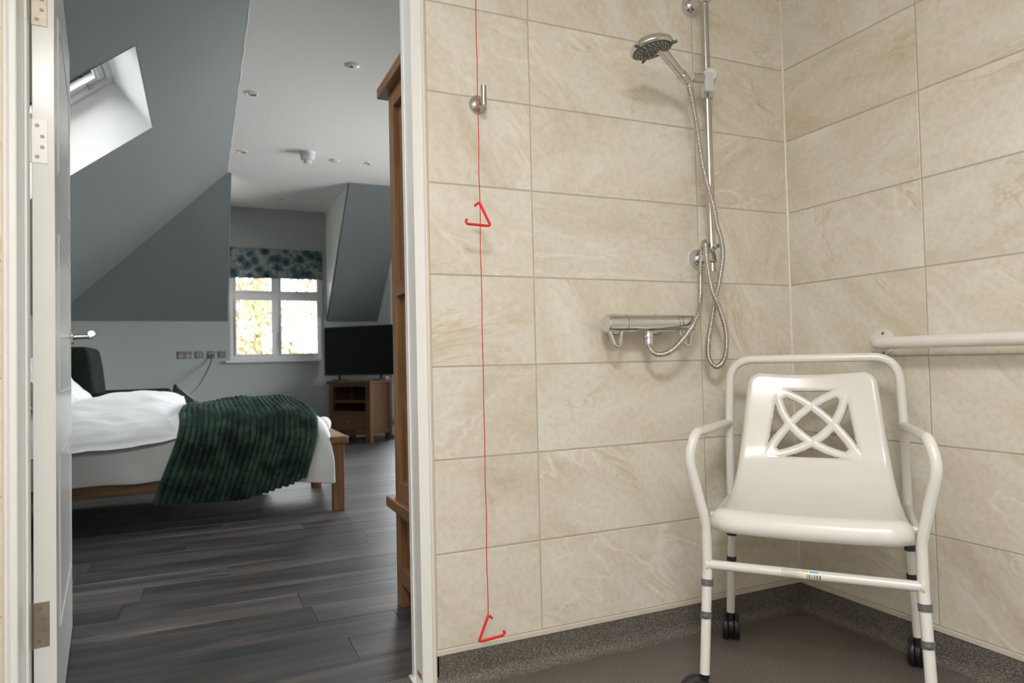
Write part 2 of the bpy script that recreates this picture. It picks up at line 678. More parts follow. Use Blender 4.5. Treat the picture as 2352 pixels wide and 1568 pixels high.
M['led'] = mat('green_led', (0.1, 0.8, 0.2), emit=((0.15, 1.0, 0.35), 4.0))
M['lamp_glass'] = mat('dark_lamp_glass', (0.10, 0.10, 0.09), rough=0.2)
M['leaf'] = mat('birch_leaf', (0.080, 0.079, 0.043), rough=1.0, spec=0.0, vary=(1.3, (0.165, 0.15, 0.095)))
M['bark'] = mat('bark', (0.17, 0.13, 0.09), rough=0.9)
M['bounce_ground'] = mat('pale_bounce_ground', (0.60, 0.58, 0.54), rough=0.9)  # ground made pale so it throws daylight up to the bedroom ceiling
M['paper'] = mat('white_sticker', (0.78, 0.76, 0.73), rough=0.4)
M['ink'] = mat('black_ink', (0.03, 0.03, 0.03), rough=0.5)
M['ink_grey'] = mat('grey_ink', (0.38, 0.37, 0.36), rough=0.5)
M['yellow'] = mat('yellow_ink', (0.65, 0.50, 0.04), rough=0.5)
M['blue'] = mat('blue_ink', (0.10, 0.42, 0.72), rough=0.5)
M['red_tag'] = mat('red_tag', (0.45, 0.02, 0.03), rough=0.7)
M['temp_red'] = mat('red_mark', (0.5, 0.02, 0.02), rough=0.4)
M['temp_blue'] = mat('blue_mark', (0.02, 0.15, 0.5), rough=0.4)
M['chip'] = mat('bare_wood_chip', (0.36, 0.20, 0.10), rough=0.8)
M['seal'] = mat('white_sealant', (0.80, 0.79, 0.76), rough=0.4)
M['scuff'] = mat('screw_head', (0.22, 0.21, 0.19), rough=0.5, metal=0.6)
M['diffuser'] = mat('lamp_diffuser', (0.9, 0.9, 0.88), rough=0.5, emit=((0.995, 0.975, 0.955), 3.0))

# ================================================================= bathroom shell
BX0, BX1, BY0, BZ = -2.75, 0.0, -2.65, 2.40       # left wall, right wall, wall behind the camera, ceiling
OPL, OPR = -2.238, -1.353                           # clear door opening
OPH = 1.975
WT = 0.088                                           # partition thickness
GY = 0.0014                                         # grout plane behind the tile face

wall_back = mk('wall_back', join(
    box(BX0 - 0.05, OPL - 0.03, GY, WT, 0, BZ), box(OPR + 0.03, BX1 + 0.1, GY, WT, 0, BZ), box(OPL - 0.03, OPR + 0.03, GY, WT, OPH + 0.03, BZ)), M['grout'])
tag(wall_back, 'cream marble tiled partition wall around the doorway and shower', 'wall', kind='structure')
wall_right = mk('wall_right', box(GY, 0.10, BY0, 0.0, 0, BZ), M['grout'])
tag(wall_right, 'cream marble tiled wall behind the white grab rail', 'wall', kind='structure')
wall_left = mk('wall_left', box(BX0 - 0.1, BX0, BY0, GY, 0, BZ), M['plain_tile'])
tag(wall_left, 'plain cream bathroom wall on the hinge side of the door', 'wall', kind='structure')
wall_front = mk('wall_front', box(BX0 - 0.1, BX1 + 0.1, BY0 - 0.1, BY0, 0, BZ), M['plain_tile'])
tag(wall_front, 'plain cream bathroom wall facing the shower', 'wall', kind='structure')
ceiling = mk('ceiling', box(BX0 - 0.1, BX1 + 0.1, BY0 - 0.1, WT, BZ, BZ + 0.1), M['ceil'])
tag(ceiling, 'flat white bathroom ceiling', 'ceiling', kind='structure')
floor = mk('floor', box(BX0 - 0.1, BX1 + 0.1, BY0 - 0.1, 0.104, -0.10, 0.0), M['vinyl'])
tag(floor, 'dark grey speckled vinyl wet room floor', 'floor', kind='structure')

TILE_Z0, ROW, COLW, JT = 0.10, 0.2525, 0.6007, 0.0042
TILE_MESH = {}


def tile_mesh(w, h):
    k = (round(w, 4), round(h, 4))
    if k not in TILE_MESH:
        c, d, t = 0.0012, 0.0008, 0.008
        a, b = w / 2, h / 2
        v = []
        for x, y, z in ((a, b, -t), (a, b, -d), (a - c, b - c, 0)):
            v += [Vector((-x, -y, z)), Vector((x, -y, z)), Vector((x, y, z)), Vector((-x, y, z))]
        f = [(8, 9, 10, 11)]
        for s in (0, 4):
            for i in range(4):
                j = (i + 1) % 4
                f.append((s + i, s + j, s + 4 + j, s + 4 + i))
        me = mesh_of('tile', (v, f))
        me.materials.append(M['tile'])
        TILE_MESH[k] = me
    return TILE_MESH[k]


def put_tile(wall, u0, u1, z0, z1, side):
    w, h = abs(u1 - u0) - JT, z1 - z0 - JT
    o = bpy.data.objects.new('tile', tile_mesh(w, h))
    COL.objects.link(o)
    uc, zc_ = (u0 + u1) / 2, (z0 + z1) / 2
    if side == 'back':
        o.matrix_world = Matrix(((1, 0, 0, uc), (0, 0, -1, 0.0), (0, 1, 0, zc_), (0, 0, 0, 1)))
    else:
        o.matrix_world = Matrix(((0, 0, -1, 0.0), (-1, 0, 0, uc), (0, 1, 0, zc_), (0, 0, 0, 1)))
    o.parent = wall


V1X, V2X, W1Y = -0.9947, -0.394, -0.4934
for r in range(10):
    z0 = TILE_Z0 + ROW * r
    z1 = min(z0 + ROW, BZ + JT)
    if z1 - z0 < 0.03:
        continue
    for a, b in ((-1.3095, V1X), (V1X, V2X), (V2X, 0.0)):
        put_tile(wall_back, a, b, z0, z1, 'back')
    for a, b in ((BX0, -2.2640),):
        put_tile(wall_back, a, b, z0, z1, 'back')
    y = 0.0
    nxt = W1Y
    while y > BY0 + 0.01:
        put_tile(wall_right, y, max(nxt, BY0), z0, z1, 'right')
        y = nxt
        nxt -= COLW
# silicone bead in the corner
mk('corner_sealant', prism([(-0.0045, 0.001), (0.001, -0.0045), (0.002, 0.002)], 'z', TILE_Z0, BZ), M['silicone'], wall_back)

# coved vinyl upstand and the thin white capping strip above it
UP = 0.088


def cove_profile():
    pr = [(0.0, 0.0)]
    R = 0.03
    pts = []
    for i in range(9):
        a = pi / 2 * i / 8
        pts.append((R - R * sin(a), R - R * cos(a)))
    return pts          # (offset from wall, height): floor tangent -> wall tangent


def cove_strip(back):
    pts = [(0.034, 0.0)] + [(p[0] + 0.004, p[1] + 0.0005) for p in cove_profile()] + [(0.004, UP), (-0.004, UP), (-0.004, 0.0)]
    if back:
        return prism([(-p[0], p[1]) for p in pts], 'x', -1.312, -0.002)
    return prism([(-p[0], p[1]) for p in pts], 'y', BY0, -0.002)


bb = mk('baseboard_back', cove_strip(True), M['vinyl'], smooth=True, sharp=50)
tag(bb, 'coved dark vinyl upstand below the shower tiles', 'baseboard', kind='structure')
br = mk('baseboard_right', cove_strip(False), M['vinyl'], smooth=True, sharp=50)
tag(br, 'coved dark vinyl upstand below the grab rail wall', 'baseboard', kind='structure')
tb = mk('trim_1', box(-1.312, -0.002, -0.0065, 0.002, UP - 0.002, TILE_Z0 + 0.0005), M['pvc'], bevel=0.002)
tag(tb, 'pale capping strip between shower tiles and vinyl upstand', 'trim', kind='structure')
tr_ = mk('trim_2', box(-0.0065, 0.002, BY0, -0.002, UP - 0.002, TILE_Z0 + 0.0005), M['pvc'], bevel=0.002)
tag(tr_, 'pale capping strip along the grab rail wall above the vinyl', 'trim', kind='structure')

# ---------------------------------------------------------------- door frame
tg = thing('trim_3', 'white painted door frame with moulded architrave', 'door frame', (OPR, 0, 0), kind='structure')


def architrave(side):
    s = 1 if side == 'r' else -1
    x0 = OPR if side == 'r' else OPL
    w = 0.031 if side == 'r' else 0.025
    pr = [(0.0, 0.0), (0.0, -0.0085), (0.002, -0.0100), (w * 0.52, -0.0100), (w * 0.60, -0.0125), (w * 0.72, -0.0150),
          (w * 0.86, -0.0150), (w * 0.95, -0.0128), (w, -0.008), (w, 0.0)]
    return prism([(x0 + s * a, b) for a, b in pr], 'z', 0.0, OPH + 0.03)


mk('architrave', architrave('r'), M['trim'], tg)
mk('architrave', architrave('l'), M['trim'], tg)
mk('head_architrave', box(OPL - 0.025, OPR + 0.031, -0.012, 0.0, OPH, OPH + 0.06), M['trim'], tg)
mk('jamb', box(OPR, OPR + 0.03, 0.0, WT + 0.002, 0, OPH + 0.03), M['trim'], tg, bevel=0.0015)
mk('jamb', box(OPL - 0.03, OPL, 0.0, 0.0955, 0, OPH + 0.03), M['trim'], tg, bevel=0.0015)
mk('head_jamb', box(OPL, OPR, 0.0, WT + 0.002, OPH, OPH + 0.03), M['trim'], tg)
mk('stop_bead', box(OPR - 0.0035, OPR, 0.060, WT - 0.003, 0, OPH), M['trim'], tg, bevel=0.001)
mk('stop_bead', box(OPL, OPL + 0.0055, 0.060, 0.0900, 0, OPH), M['trim'], tg, bevel=0.001)
mk('edge_trim', box(-1.3165, -1.3105, -0.003, 0.002, 0.0, OPH + 0.03), M['edge_trim'], tg, label='beige tile edging strip')
mk('edge_trim', box(-1.3225, -1.3165, -0.006, 0.002, 0.0, OPH + 0.03), M['trim'], tg)
mk('edge_trim', box(-2.2665, -2.2630, -0.003, 0.002, 0.0, OPH + 0.03), M['edge_trim'], tg, label='beige tile edging strip')
mk('bare_wood_patch', box(OPR - 0.0008, OPR, 0.003, 0.040, 0.030, 0.045), M['chip'], tg, label='bare chipped wood at the foot of the jamb')
mk('sealant_bead', tube([(OPR - 0.006, WT + 0.004, 0.006), (OPR - 0.006, 0.06, 0.006), (OPR - 0.006, 0.0, 0.006), (OPR + 0.0, -0.013, 0.006), (OPR + 0.03, -0.016, 0.006)], 0.006, 8), M['seal'], tg, smooth=True)
mk('edge_sealant', box(-1.3105, -1.3065, -0.004, 0.002, 0.0, UP), M['silicone'], tg)

# ---------------------------------------------------------------- door leaf (opened into the bedroom)
DO = V(-2.2300, 0.0975, 0)
DA = radians(6.4)
DW, DT, DH0, DH1 = 0.885, 0.044, 0.008, 1.952
dr = thing('door_1', 'white panelled door standing open into the bedroom', 'door', DO, DA, world=False, kind='structure')
leaf = mk('leaf', box(0, DT, 0, DW, DH0, DH1), M['door'], dr, bevel=0.0015)
for z0, z1 in ((0.24, 0.668), (0.815, 1.215), (1.365, 1.77)):
    y0, y1, w, t = 0.135, DW - 0.10, 0.005, 0.0022
    for q in ((y0, y0 + w, z0, z1), (y1 - w, y1, z0, z1), (y0, y1, z0, z0 + w), (y0, y1, z1 - w, z1)):
        mk('moulding', box(DT - 0.001, DT + t, *q), M['trim'], leaf)
for zc_, hm, sm in ((1.727, 'hinge', 'scuff'), (1.404, 'hinge_white', 'scuff'), (0.295, 'hinge', 'scuff')):
    hg = mk('hinge', box(-0.004, 0.0305, -0.0016, 0.0, zc_ - 0.051, zc_ + 0.051), M[hm], dr, bevel=0.0008)
    mk('knuckle', cyl((-0.0045, -0.006, zc_ - 0.051), (-0.0045, -0.006, zc_ + 0.051), 0.0042, n=12), M[hm], hg, smooth=True, sharp=40)
    for k, dz in enumerate((-0.036, -0.013, 0.012, 0.037)):
        sx = 0.010 if k in (0, 3) else 0.020
        mk('screw', cyl((sx, -0.0016, zc_ + dz), (sx, -0.0026, zc_ + dz), 0.0045, 0.004, n=14), M[sm], hg)
hx, hy, hz = DT, DW - 0.055, 0.985
hd = mk('handle', lathe([(0.026, 0.0), (0.026, 0.008), (0.024, 0.010)], (hx, hy, hz), (1, 0, 0)), M['chrome'], dr, smooth=True, sharp=40)
mk('lever', join(cyl((hx + 0.008, hy, hz), (hx + 0.055, hy, hz + 0.002), 0.0105, 0.0085), tube(fillet([(hx + 0.050, hy, hz), (hx + 0.060, hy, hz + 0.002), (hx + 0.062, hy - 0.115, hz + 0.004)], 0.012), 0.0085, 14)), M['chrome'], hd, smooth=True, sharp=50)
mk('end_cap', lathe([(0.010, 0), (0.0115, 0.002), (0.0115, 0.010), (0.010, 0.012)], (hx + 0.062, hy - 0.113, hz + 0.004), (0, -1, 0.1)), M['chrome'], hd, smooth=True, sharp=40)
mk('strike_plate', box(0.010, 0.034, DW - 0.0003, DW + 0.001, hz - 0.08, hz + 0.08), M['steel'], dr)

# ================================================================= bedroom shell
YF, YS, ZC, ZK = 6.60, 5.137, 2.697, 1.39
XS, TL = -1.64, 0.787                               # ridge line of the left slope, its pitch
XL = XS - (ZC - ZK) / TL                             # knee wall on the left
XR = 1.55
D1 = (-1.605, -0.512)                                # first dormer cheeks
D2 = (0.098, 1.16)                                   # second dormer cheeks


def slope_z(x):
    return ZC - TL * (XS - x)


def far_z(y):
    return ZC - (y - YS) * (ZC - ZK) / (YF - YS)


def quad(*p):
    return [Vector(a) for a in p], [tuple(range(len(p)))]


wb_near = mk('wall_bedroom_near', join(
    box(XL - 0.1, OPL - 0.03, WT - 0.001, WT, 0, 2.8), box(OPR + 0.03, XR + 0.1, WT - 0.001, WT + 0.0005, 0, 2.8), box(OPL - 0.03, OPR + 0.03, WT - 0.001, WT, OPH + 0.03, 2.8)), M['wall'])
tag(wb_near, 'bedroom side of the partition behind the oak wardrobe', 'wall', kind='structure')
wb_left = mk('wall_bedroom_left', box(XL - 0.1, XL, WT, YF, 0, ZK + 0.02), M['wall'])
tag(wb_left, 'low knee wall under the skylight slope', 'wall', kind='structure')
W3 = (2.40, 5.00, 0.25, 2.35)                        # unseen opening added in the right-hand wall to brighten the bedroom (y0, y1, z0, z1)
wb_right = mk('wall_bedroom_right', join(box(XR, XR + 0.1, WT, W3[0], 0, 2.8), box(XR, XR + 0.1, W3[1], YF + 0.1, 0, 2.8),
                                         box(XR, XR + 0.1, W3[0], W3[1], 0, W3[2]), box(XR, XR + 0.1, W3[0], W3[1], W3[3], 2.8)), M['wall'])
tag(wb_right, 'plain bedroom wall beyond the wardrobe and television', 'wall', kind='structure')

# window openings in the far wall (x0, x1, z0, z1)
W1 = (-1.585, -0.552, 0.945, 2.20)
W2 = (0.260, 1.150, 0.200, 2.40)


def far_wall():
    T = 0.14
    p = [box(XL, W1[0], YF, YF + T, 0, ZC), box(W1[1], W2[0], YF, YF + T, 0, ZC), box(W2[1], XR, YF, YF + T, 0, ZC)]
    for w in (W1, W2):
        p += [box(w[0], w[1], YF, YF + T, 0, w[2]), box(w[0], w[1], YF, YF + T, w[3], ZC)]
    return join(*p)


wb_far = mk('wall_bedroom_far', far_wall(), M['wall'])
tag(wb_far, 'pale sage far bedroom wall with the dormer window and sockets', 'wall', kind='structure')

# flat ceiling, with the two dormer ceilings running out to the far wall
cl = mk('ceiling_bedroom', join(
    box(XS, XR, WT, YS, ZC, ZC + 0.05), box(D1[0], D1[1], YS, YF + 0.1, ZC, ZC + 0.05), box(D2[0], D2[1], YS, YF + 0.1, ZC, ZC + 0.05)), M['ceil'])
tag(cl, 'flat pale bedroom ceiling with recessed lights', 'ceiling', kind='structure')

# far slope in three strips between the dormers
HIPY = YF
hip_x = lambda z: XS - (ZC - z) / TL


def hip_pt(z):
    return (hip_x(z), YS + (ZC - z) / (ZC - ZK) * (YF - YS), z)


def thick(poly, n, t=0.04):
    n = Vector(n).normalized() * t
    p = [Vector(a) for a in poly]
    k = len(p)
    v = p + [a + n for a in p]
    f = [tuple(range(k)), tuple(range(2 * k - 1, k - 1, -1))] + [(i, (i + 1) % k, k + (i + 1) % k, k + i) for i in range(k)]
    return v, f


fn = (0, ZC - ZK, YF - YS)
sl_far = mk('wall_slope_far', join(
    thick([hip_pt(ZC), hip_pt(ZK), (D1[0], YF, ZK), (D1[0], YS, ZC)], fn),
    thick([(D1[1], YS, ZC), (D1[1], YF, ZK), (D2[0], YF, ZK), (D2[0], YS, ZC)], fn),
    thick([(D2[1], YS, ZC), (D2[1], YF, ZK), (XR, YF, ZK), (XR, YS, ZC)], fn)), M['slope'])
tag(sl_far, 'grey sloping ceiling rising from the far knee wall beside the dormer', 'sloped ceiling', kind='structure')
ck = mk('wall_dormer_cheeks', join(*[
    thick([(x, YS, ZC), (x, YF, ZK), (x, YF, ZC)], (s, 0, 0), 0.004) for x, s in ((D1[0], -1), (D1[1], 1), (D2[0], -1), (D2[1], 1))]), M['ceil'])
tag(ck, 'white triangular cheeks of the dormer window', 'wall', kind='structure')

# left slope with the skylight opening
SKY0, SKY1 = 1.648, 2.785                            # along the room
SX0, SX1 = -2.131, -2.86                             # up-slope edge, down-slope edge
SN = Vector((-TL, 0, 1)).normalized()                # outward normal of the slope


def sp(x, y, d=0.0):
    return Vector((x, y, slope_z(x))) + SN * d


DEP = 0.315
DD = Vector((-1, 0, -TL)).normalized()
ROOF = [(SKY0, SKY1, SX0, SX1), (0.22, 1.02, -1.98, -2.70)]     # roof windows: along the room, up-slope and down-slope edges


def slope_strip(x0, x1, y0, y1):
    return thick([sp(x0, y0), sp(x1, y0), sp(x1, y1), sp(x0, y1)], SN, 0.05)


sl_parts = [slope_strip(XS, XL, WT, ROOF[1][0]), slope_strip(XS, XL, ROOF[1][1], SKY0),
            thick([sp(XS, SKY1), sp(XL, SKY1), sp(XL, YF), sp(hip_x(ZK), YF), sp(XS, YS)], SN, 0.05)]
for y0, y1, x0, x1 in ROOF:
    sl_parts += [slope_strip(XS, x0, y0, y1), slope_strip(x1, XL, y0, y1)]
sl_left = mk('wall_slope_left', join(*sl_parts), M['slope'])
tag(sl_left, 'grey sloping ceiling holding the skylight above the bed', 'sloped ceiling', kind='structure')


def roof_window(name, label, y0, y1, x0, x1):
    SL, BL_ = (x0 - x1) * sqrt(1 + TL * TL), y1 - y0
    E = DEP + 0.08

    def sbox(a0, a1, b0, b1, d0, d1):                 # a = down the slope, b = along the room, d = outward
        o = sp(x0, y0)
        v = []
        for d in (d0, d1):
            for a, b in ((a0, b0), (a1, b0), (a1, b1), (a0, b1)):
                v.append(o + DD * a + Vector((0, 1, 0)) * b + SN * d)
        return v, [(3, 2, 1, 0), (4, 5, 6, 7), (0, 1, 5, 4), (1, 2, 6, 5), (2, 3, 7, 6), (3, 0, 4, 7)]
    sky = thing(name, label, 'skylight', (x0, y1, slope_z(x0)), kind='structure')
    mk('reveal', join(
        thick([sp(x0, y1 - 0.002), sp(x1, y1 - 0.002), sp(x1, y1 - 0.002, E), sp(x0, y1 - 0.002, E)], (0, -1, 0), 0.002),
        thick([sp(x0, y0), sp(x1, y0), sp(x1, y0, E), sp(x0, y0, E)], (0, -1, 0), 0.02),
        thick([sp(x0 - 0.002, y0), sp(x0 - 0.002, y1), sp(x0 - 0.002, y1, E), sp(x0 - 0.002, y0, E)], (-0.786, 0, -0.618), 0.002),
        thick([sp(x1, y0), sp(x1, y1), sp(x1, y1, E), sp(x1, y0, E)], (-0.786, 0, -0.618), 0.02)), M['reveal'], sky)
    mk('outer_frame', join(sbox(0, SL, BL_ - 0.035, BL_, DEP, DEP + 0.12), sbox(0, SL, 0, 0.035, DEP, DEP + 0.12), sbox(0, 0.035, 0.035, BL_ - 0.035, DEP, DEP + 0.12), sbox(SL - 0.035, SL, 0.035, BL_ - 0.035, DEP, DEP + 0.12)), M['upvc'], sky, bevel=0.004)
    mk('sash', join(sbox(0.036, SL - 0.036, BL_ - 0.085, BL_ - 0.038, DEP + 0.03, DEP + 0.10), sbox(0.036, SL - 0.036, 0.038, 0.085, DEP + 0.03, DEP + 0.10), sbox(0.036, 0.085, 0.085, BL_ - 0.085, DEP + 0.03, DEP + 0.10), sbox(SL - 0.085, SL - 0.036, 0.085, BL_ - 0.085, DEP + 0.03, DEP + 0.10)), M['upvc'], sky, bevel=0.006)
    q = sp(x0, y0) + DD * 0.14 + V(0, BL_ - 0.06, 0)
    mk('pivot_bolt', cyl(q + SN * (DEP + 0.005), q + SN * (DEP + 0.03), 0.010), M['steel'], sky)
    mk('ventilation_flap', sbox(0.040, 0.075, 0.09, BL_ - 0.09, DEP + 0.012, DEP + 0.034), M['upvc'], sky, bevel=0.004)
    mk('pane', sbox(0.085, SL - 0.085, 0.085, BL_ - 0.085, DEP + 0.05, DEP + 0.054), M['tinted_glass'], sky)
    portal(sp((x0 + x1) / 2, (y0 + y1) / 2, DEP + 0.16), -SN, SL, BL_)


roof_window('window_2', 'white roof window at the end of a bright deep reveal', *ROOF[0])
roof_window('window_fill_5', 'unseen second roof window added to brighten the bedroom near the door', *ROOF[1])  # out of view, added to light the bed side and door jamb

ck_ = mk('trim_5', tube([(XS + 0.002 * sin(k * 1.7), WT + 0.05 + k * 0.1, ZC - 0.001) for k in range(50)], [0.0022 + 0.0016 * abs(sin(k * 0.9)) for k in range(50)], 6), M['trim'], smooth=True)
tag(ck_, 'uneven white filler line where the slope meets the flat ceiling', 'trim', kind='structure')

# bedroom floor: boards running along x
fb = mk('floor_bedroom', box(XL - 0.1, XR + 0.1, 0.104, YF + 0.1, -0.10, -0.0025), M['underlay'])
tag(fb, 'dark grey brown wood plank floor of the bedroom', 'floor', kind='structure')
PW, PL = 0.178, 1.22
PLM = {}


def plank_mesh(w, h):
    k = (round(w, 3), round(h, 3))
    if k not in PLM:
        a, b, c = w / 2, h / 2, 0.0009
        v = [Vector(p) for p in ((-a, -b, -0.0025), (a, -b, -0.0025), (a, b, -0.0025), (-a, b, -0.0025), (-a + c, -b + c, 0), (a - c, -b + c, 0), (a - c, b - c, 0), (-a + c, b - c, 0))]
        me = mesh_of('plank', (v, [(4, 5, 6, 7), (0, 1, 5, 4), (1, 2, 6, 5), (2, 3, 7, 6), (3, 0, 4, 7)]))
        me.materials.append(M['plank'])
        PLM[k] = me
    return PLM[k]


rng = random.Random(3)
y = 0.1045
row = 0
while y < YF - 0.01:
    h = min(PW, YF - y)
    x = XL - rng.uniform(0, 1.1)
    while x < XR:
        x0, x1 = max(x, XL), min(x + PL, XR)
        if x1 - x0 > 0.05:
            o = bpy.data.objects.new('plank', plank_mesh(x1 - x0 - 0.0006, h - 0.0006))
            COL.objects.link(o)
            o.location = ((x0 + x1) / 2, y + h / 2, 0)
            o.parent = fb
        x += PL
    y += h
    row += 1
sk = mk('baseboard_far', box(XL, XR, YF - 0.015, YF, 0, 0.12), M['trim'], bevel=0.003)
tag(sk, 'white skirting board along the far bedroom wall', 'baseboard', kind='structure')


# ---------------------------------------------------------------- dormer windows
def dormer_window(name, W, label, glass='glass'):
    x0, x1, z0, z1 = W
    t = thing(name, label, 'window', (x0, YF, z0), kind='structure')
    ya, yb = YF + 0.025, YF + 0.085
    F = 0.052
    xm = (x0 + x1) / 2 - 0.012
    zt = 1.69
    mk('frame', join(box(x0, x0 + F, ya, yb, z0, z1), box(x1 - F, x1, ya, yb, z0, z1), box(x0 + F, x1 - F, ya, yb, z0, z0 + F), box(x0 + F, x1 - F, ya, yb, z1 - F, z1)), M['upvc'], t, bevel=0.004)
    mk('mullion', box(xm - 0.034, xm + 0.034, ya, yb, z0 + F, z1 - F), M['upvc'], t, bevel=0.004)
    mk('transom', join(box(x0 + F, xm - 0.034, ya, yb, zt - 0.034, zt + 0.034), box(xm + 0.034, x1 - F, ya, yb, zt - 0.034, zt + 0.034)), M['upvc'], t, bevel=0.004)
    for a, b in ((x0 + F, xm - 0.034), (xm + 0.034, x1 - F)):
        for c, d in ((z0 + F, zt - 0.034), (zt + 0.034, z1 - F)):
            g = 0.022
            s = mk('sash', join(box(a, a + g, ya - 0.012, ya + 0.03, c, d), box(b - g, b, ya - 0.012, ya + 0.03, c, d), box(a + g, b - g, ya - 0.012, ya + 0.03, c, c + g), box(a + g, b - g, ya - 0.012, ya + 0.03, d - g, d)), M['upvc'], t, bevel=0.003)
            mk('pane', box(a + g, b - g, ya + 0.012, ya + 0.016, c + g, d - g), M[glass], s)
            if c > zt:
                mk('handle', box((a + b) / 2 - 0.05, (a + b) / 2 + 0.05, ya - 0.03, ya - 0.012, c + 0.004, c + 0.018), M['upvc'], s, bevel=0.003)
            else:
                hx_ = b - 0.012 if a < xm - 0.1 else a + 0.012
                mk('handle', box(hx_ - 0.008, hx_ + 0.008, ya - 0.035, ya - 0.012, 1.13, 1.27), M['upvc'], s, bevel=0.003)
    mk('sill', box(x0 - 0.045, x1 + 0.003, YF - 0.045, YF + 0.03, z0 - 0.022, z0), M['upvc'], t, bevel=0.004)
    portal(((x0 + x1) / 2, YF + 0.13, (z0 + z1) / 2), (0, -1, 0), x1 - x0, z1 - z0)
    return t


dormer_window('window_1', W1, 'white four light casement window under the floral blind', 'tinted_glass')
dormer_window('window_3', W2, 'white casement window of the second dormer hidden past the television')
w4 = thing('window_fill_4', 'wide unseen window added in the right bedroom wall to brighten the room', 'window', (XR, W3[0], W3[2]), kind='structure')
mk('frame', join(box(XR + 0.03, XR + 0.09, W3[0], W3[0] + 0.05, W3[2], W3[3]), box(XR + 0.03, XR + 0.09, W3[1] - 0.05, W3[1], W3[2], W3[3]),
                 box(XR + 0.03, XR + 0.09, W3[0] + 0.05, W3[1] - 0.05, W3[2], W3[2] + 0.05), box(XR + 0.03, XR + 0.09, W3[0] + 0.05, W3[1] - 0.05, W3[3] - 0.05, W3[3])), M['upvc'], w4)
for k in (1, 2):
    ym_ = W3[0] + (W3[1] - W3[0]) * k / 3
    mk('mullion', box(XR + 0.03, XR + 0.09, ym_ - 0.03, ym_ + 0.03, W3[2] + 0.05, W3[3] - 0.05), M['upvc'], w4)
mk('pane', box(XR + 0.058, XR + 0.062, W3[0] + 0.05, W3[1] - 0.05, W3[2] + 0.05, W3[3] - 0.05), M['glass'], w4)
portal((XR + 0.13, (W3[0] + W3[1]) / 2, (W3[2] + W3[3]) / 2), (-1, 0, 0), W3[1] - W3[0], W3[3] - W3[2])
lin = mk('trim_4', join(box(W1[0] - 0.003, W1[0], YF - 0.001, YF + 0.13, W1[2], W1[3]), box(W1[1], W1[1] + 0.003, YF - 0.001, YF + 0.13, W1[2], W1[3])), M['reveal'])
tag(lin, 'white lining at the sides of the dormer window', 'trim', kind='structure')

# ================================================================= bathroom ceiling lamp (the light of the shower room)
lp = thing('ceiling_lamp', 'square white panel lamp on the bathroom ceiling', 'lamp', (-2.0, -2.22, BZ), world=False)
mk('housing', join(box(-0.31, 0.31, -0.31, -0.285, -0.035, 0), box(-0.31, 0.31, 0.285, 0.31, -0.035, 0), box(-0.31, -0.285, -0.285, 0.285, -0.035, 0), box(0.285, 0.31, -0.285, 0.285, -0.035, 0)), M['white_plastic'], lp, bevel=0.004)
mk('diffuser', box(-0.285, 0.285, -0.285, 0.285, -0.020, -0.004), M['diffuser'], lp)
ld = bpy.data.lights.new('ceiling_lamp_light', 'AREA')
ld.shape = 'RECTANGLE'
ld.size = ld.size_y = 0.56
ld.energy = LAMP_POWER
ld.color = (0.995, 0.975, 0.955)
lo = bpy.data.objects.new('ceiling_lamp_light', ld)
COL.objects.link(lo)
lo.location = (-2.0, -2.22, BZ - 0.024)

# ================================================================= shower chair
CO = V(-0.2545 + 0.008 * 0.64, -0.2975 - 0.008 * 0.768, 0)
CA = atan2(-0.7683857, 0.63998704)                  # local x = chair width (towards the right wall), local -y = forward
ch = thing('shower_chair', 'white wheeled shower chair with moulded cut-out seat in the tiled corner', 'chair', CO, CA, world=False)


def cp(w, f, z):                                     # width, forward, height -> local
    return Vector((w, -f, z))


